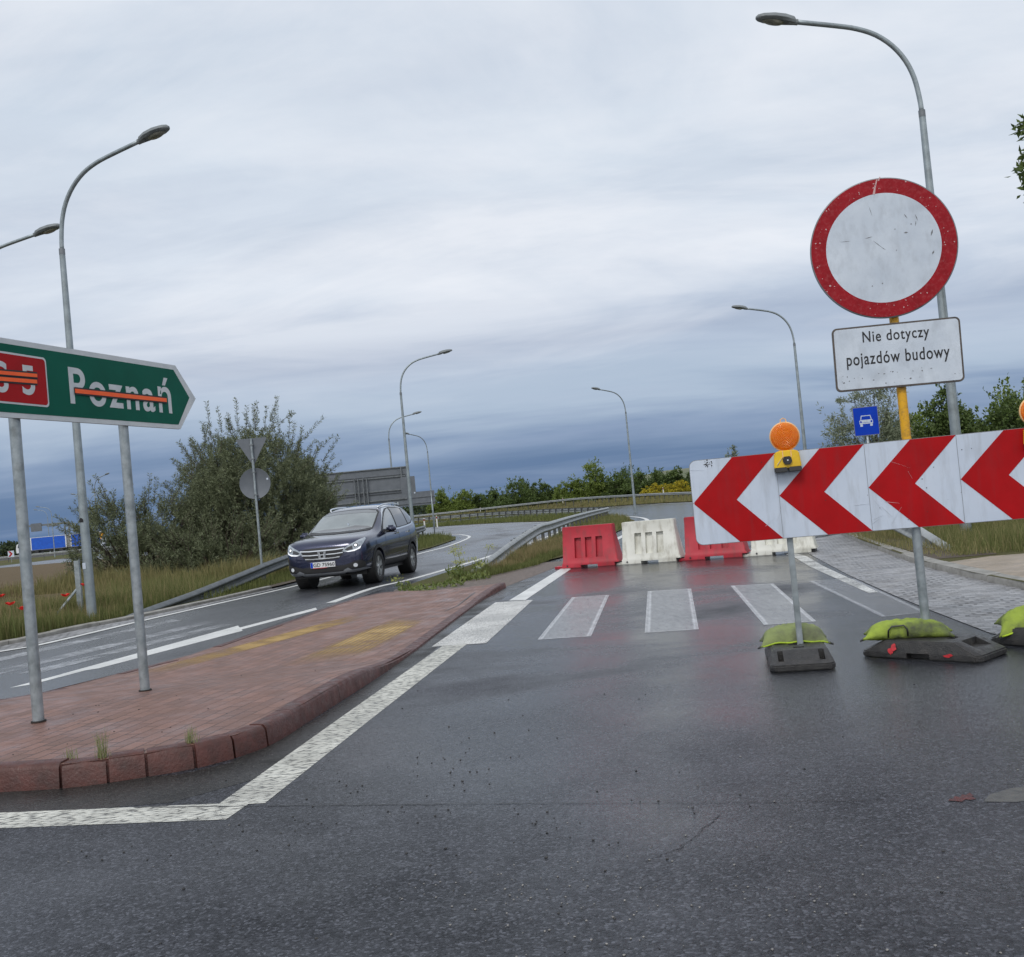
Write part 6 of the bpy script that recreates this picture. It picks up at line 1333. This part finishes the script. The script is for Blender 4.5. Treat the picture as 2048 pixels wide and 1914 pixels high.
for s in (1, -1):
    sw = [(.86, 1.075), (.50, 1.305), (.20, 1.475), (-.05, 1.555), (-.4, 1.59), (-.9, 1.585), (-1.3, 1.545), (-1.62, 1.46), (-1.86, 1.335), (-1.90, 1.29), (-1.80, 1.24), (-1.5, 1.165), (-1.1, 1.135), (-.5, 1.105), (.2, 1.085)]
    cx_, cz_ = -.45, 1.32; grow = lambda P, a, b: [((x - cx_) * a + cx_, (z - cz_) * b + cz_) for x, z in P]
    decal('window_chrome', grow(sw, 1.035, 1.16), 'y', m_chr, body, .003, side=s)
    decal('window_frame', grow(sw, 1.0, 1.0), 'y', m_trim, body, .0055, side=s)
    decal('side_window', [(.70, 1.105), (.48, 1.29), (.18, 1.45), (-.05, 1.525), (-.24, 1.555), (-.24, 1.115), (.3, 1.105)], 'y', m_ws if s > 0 else m_gl, body, .008, side=s)
    decal('side_window', [(-.33, 1.12), (-.33, 1.562), (-.9, 1.555), (-1.12, 1.535), (-1.16, 1.16), (-.8, 1.135)], 'y', m_gl, body, .008, side=s)
    decal('quarter_window', [(-1.24, 1.175), (-1.21, 1.525), (-1.55, 1.455), (-1.82, 1.325), (-1.84, 1.295), (-1.5, 1.195)], 'y', m_gl, body, .008, side=s)
    decal('side_cladding', [(.90, .268), (-.90, .268), (-.90, .46), (0, .445), (.90, .46)], 'y', m_trim, body, .004, side=s)
    decal('sill_strip', [(.88, .272), (-.88, .272), (-.88, .31), (.88, .31)], 'y', m_silver, body, .012, side=s)
    decal('door_crease', [(.85, .50), (-.85, .56), (-.85, .58), (.85, .525)], 'y', mat('lighter blue paint', srgb(58, 62, 92), rough=.3, metal=.3, coat=1.0), body, .003, side=s)  # crease drawn as a lighter strip of colour, the body has no fold
    for sx in (.76, -.29, -1.17): decal('door_seam', [(sx - .005, .42), (sx + .005, .42), (sx + .005 - .03, 1.07), (sx - .005 - .03, 1.07)], 'y', m_trim, body, .002, side=s)
    for x in (1.31, -1.31):
        a0, a1 = R(-22), R(202); ro, ri = .455, .388; N = 22
        ring = [(x + ro * math.cos(a0 + (a1 - a0) * k / N), .35 + ro * math.sin(a0 + (a1 - a0) * k / N)) for k in range(N + 1)] + [(x + ri * math.cos(a1 + (a0 - a1) * k / N), .35 + ri * math.sin(a1 + (a0 - a1) * k / N)) for k in range(N + 1)]
        decal('arch_trim', ring, 'y', m_trim, body, .006, side=s)
    for x in (-.12, -1.02): MB().box((x, s * .915, .985), (.17, .035, .03)).build('door_handle', m_chr, body, bevel=.008)
    mr = MB().box((.60, s * 1.0, 1.10), (.13, .23, .155), taper=(.9, .85)).build('mirror', m_paint if s < 0 else m_paint, car, bevel=.04, smooth=True)
    MB().box((.66, s * .90, 1.06), (.07, .14, .04)).build('mirror_arm', m_trim, mr, bevel=.01)
    MB().box((.585, s * 1.0, 1.032), (.13, .22, .02)).build('mirror_base', m_trim, mr, bevel=.006)
    rl = [(.02, .60), (-.1, .645), (-.5, .655), (-1.0, .65), (-1.45, .63), (-1.65, .60)]; pts = []
    for i, (x, y) in enumerate(rl):
        h, nr, _, _ = bvh.ray_cast(Vector((x, s * y * .92, 3)), Vector((0, 0, -1))); pts.append((x, s * y * .92, h.z + (.004 if i in (0, 5) else .045)))
    MB().tube(smooth_line(pts, 4), .019, 8).build('roof_rail', m_chr, body, smooth=True)
    # headlamp
    hl = decal('headlight', mir([(.43, .745), (.47, .805), (.60, .875), (.74, .945), (.815, .985), (.835, .95), (.815, .86), (.76, .775), (.66, .735), (.50, .725)], s), 'x', m_hl, body, .006, step=.02)
    decal('lamp_bezel', mir([(.48, .772), (.56, .82), (.64, .845), (.65, .77), (.54, .752)], s), 'x', mat('dark lamp bezel', (.05, .055, .06), rough=.2), hl, .008, step=.02)
    dl = decal('projector', mir([(.70 + .042 * math.cos(k * .524), .845 + .042 * math.sin(k * .524)) for k in range(12)], s), 'x', mat('dark lamp bezel', (.05, .055, .06), rough=.2), hl, .009, step=.02)
    decal('lamp_bulb', mir([(.70 + .025 * math.cos(k * .524), .845 + .025 * math.sin(k * .524)) for k in range(12)], s), 'x', mat('lit lamp', (.95, .97, 1.0), rough=.2, emit=.55), hl, .012, step=.02)
    decal('running_light', mir([(.50, .737), (.62, .745), (.73, .775), (.79, .83), (.775, .775), (.68, .732), (.55, .722)], s), 'x', mat('lit lamp', (.95, .97, 1.0), rough=.2, emit=.55), hl, .010, step=.02)
    fg = decal('fog_recess', mir([(.44, .46), (.76, .545), (.83, .50), (.83, .39), (.66, .365), (.50, .40)], s), 'x', m_trim, body, .004, step=.02)
    decal('fog_lamp', mir([(.675 + .04 * math.cos(k * .524), .445 + .04 * math.sin(k * .524)) for k in range(12)], s), 'x', mat('pale lamp', srgb(225, 230, 235), rough=.1, coat=1), fg, .010, step=.02)
    decal('bumper_corner', mir([(.42, .36), (.52, .405), (.60, .36), (.82, .385), (.84, .345), (.60, .305), (.45, .32)], s), 'x', m_silver, body, .009, step=.02)
# front
gr = decal('grille', [(-.50, .815), (-.36, .845), (0, .855), (.36, .845), (.50, .815), (.44, .69), (.33, .60), (0, .585), (-.33, .60), (-.43, .69)], 'x', m_trim, body, .004, step=.02)
for z, wd, h in ((.795, .47, .021), (.712, .44, .018), (.632, .37, .021)):
    decal('grille_bar', [(-wd, z - h / 2 + .012), (-wd * .6, z - h / 2), (wd * .6, z - h / 2), (wd, z - h / 2 + .012), (wd * 1.02, z + h / 2 + .012), (wd * .6, z + h / 2), (-wd * .6, z + h / 2), (-wd * 1.02, z + h / 2 + .012)], 'x', m_chr, gr, .014, step=.02)
hx, _, _, _ = bvh.ray_cast(Vector((4, 0, .71)), Vector((-1, 0, 0))); ex = hx.x + .02
frx = lambda a, b, d: (d, a, b)
em = MB(); ez = .712
for s in (1, -1): em.prism([(s * .030, ez - .058), (s * .056, ez - .058), (s * .070, ez + .055), (s * .046, ez + .055), (s * .034, ez + .012), (s * .030, ez - .012)], ex, ex + .014, frx)
em.prism([(-.035, ez - .012), (.035, ez - .012), (.038, ez + .012), (-.038, ez + .012)], ex, ex + .0135, frx)
eo = [(-.072, ez - .066), (.072, ez - .066), (.092, ez + .066), (-.092, ez + .066)]; ei = [(-.063, ez - .058), (.063, ez - .058), (.081, ez + .057), (-.081, ez + .057)]
for k in range(4): a, b = k, (k + 1) % 4; em.prism([eo[a], eo[b], ei[b], ei[a]], ex, ex + .012, frx)
em.build('emblem', m_chr, gr)
decal('lower_grille', [(-.50, .40), (-.44, .465), (.44, .465), (.50, .40), (.42, .345), (-.42, .345)], 'x', m_trim, body, .004, step=.02)
decal('skid_plate', [(-.47, .315), (-.44, .345), (0, .335), (.44, .345), (.47, .315), (.42, .285), (0, .28), (-.42, .285)], 'x', m_silver, body, .010, step=.02)
decal('bumper_lip', [(-.72, .262), (.72, .262), (.86, .345), (.60, .30), (0, .278), (-.60, .30), (-.86, .345)], 'x', m_trim, body, .005, step=.02)
px = bvh.ray_cast(Vector((4, 0, .50)), Vector((-1, 0, 0)))[0].x + .012
pb = MB().prism([(a, b) for a, b in rect(-.265, .452, .265, .566)], px, px + .012, frx).build('number_plate', mat('white number plate', srgb(226, 228, 230), rough=.4), body)
MB().prism(rect(-.261, .456, -.213, .562), px + .0125, px + .0145, frx).build('plate_band', m_blue, pb)
MB().box((px + .008, -.06, .446), (.012, .30, .012)).build('dealer_strip', mat('red plate strip', srgb(190, 30, 36)), pb)
tx = text('lettering', 'GD 75960', (-.205, .472, .250, .545), m_black, None, y=-.002, bold=.012)
tx.parent = pb; tx.location = (px + .0122, .002, 0); tx.rotation_euler = (0, 0, R(90))
decal('cowl', [(-.70, 1.118), (-.4, 1.10), (0, 1.094), (.4, 1.10), (.70, 1.118), (.69, 1.14), (0, 1.118), (-.69, 1.14)], 'x', m_trim, body, .007, step=.02)
hk = MB().tube([(.86, .12, 1.30), (.86, .12, 1.22)], .018, 8).build('hanging_tag', m_wfilm, body)
# wheels
def lathe_y(x, s): return lambda r, a, h: (x + r * math.cos(a), s * h, .345 + r * math.sin(a))
for x in (1.31, -1.31):
    for s in (1, -1):
        wh = MB().lathe([(.215, .885), (.235, .90), (.29, .905), (.33, .893), (.345, .865), (.345, .72), (.33, .69), (.235, .68)], 40, lathe_y(x, s)).build('wheel', m_tyre, car, smooth=True, angle=40)
        MB().lathe([(.225, .70), (.218, .80), (.222, .888), (.236, .894), (.238, .885)], 40, lathe_y(x, s)).build('rim', m_rim, wh, smooth=True, angle=40)
        MB().lathe([(0, .79), (.22, .79)], 30, lathe_y(x, s)).build('brake', m_trim, wh)
        sp_ = MB()
        for k in range(5):
            for da in (-.17, .17):
                a = k * 2 * math.pi / 5 + .3 + da; b_ = k * 2 * math.pi / 5 + .3 + da * .25
                q = lambda r, an, h: Vector((x + r * math.cos(an), s * h, .345 + r * math.sin(an)))
                w1, w2 = .019, .024; d1 = Vector((-math.sin(b_), 0, math.cos(b_))); d2 = Vector((-math.sin(a), 0, math.cos(a))); A_, B_ = q(.03, b_, .872), q(.222, a, .882)
                sp_.add([A_ + d1 * w1, A_ - d1 * w1, B_ - d2 * w2, B_ + d2 * w2, *(p - Vector((0, s * .03, 0)) for p in (A_ + d1 * w1, A_ - d1 * w1, B_ - d2 * w2, B_ + d2 * w2))], [(0, 1, 2, 3), (7, 6, 5, 4), (0, 4, 5, 1), (1, 5, 6, 2), (2, 6, 7, 3), (3, 7, 4, 0)])
        sp_.lathe([(0, .884), (.035, .882), (.045, .87), (.045, .84)], 20, lathe_y(x, s)).build('spokes', m_rim, wh)
    MB().tube([(x, -.8, .345), (x, .8, .345)], .05, 8).build('axle', m_trim, car)
    for s in (1, -1): MB().lathe([(0, .60), (.388, .60), (.388, .86)], 40, lambda r, a, h, x=x, s=s: (x + r * math.cos(a), s * h, .35 + r * math.sin(a))).build('wheel_well', m_trim, car)
MB().box((0, 0, .27), (3.6, 1.5, .09)).build('underbody', m_trim, car)
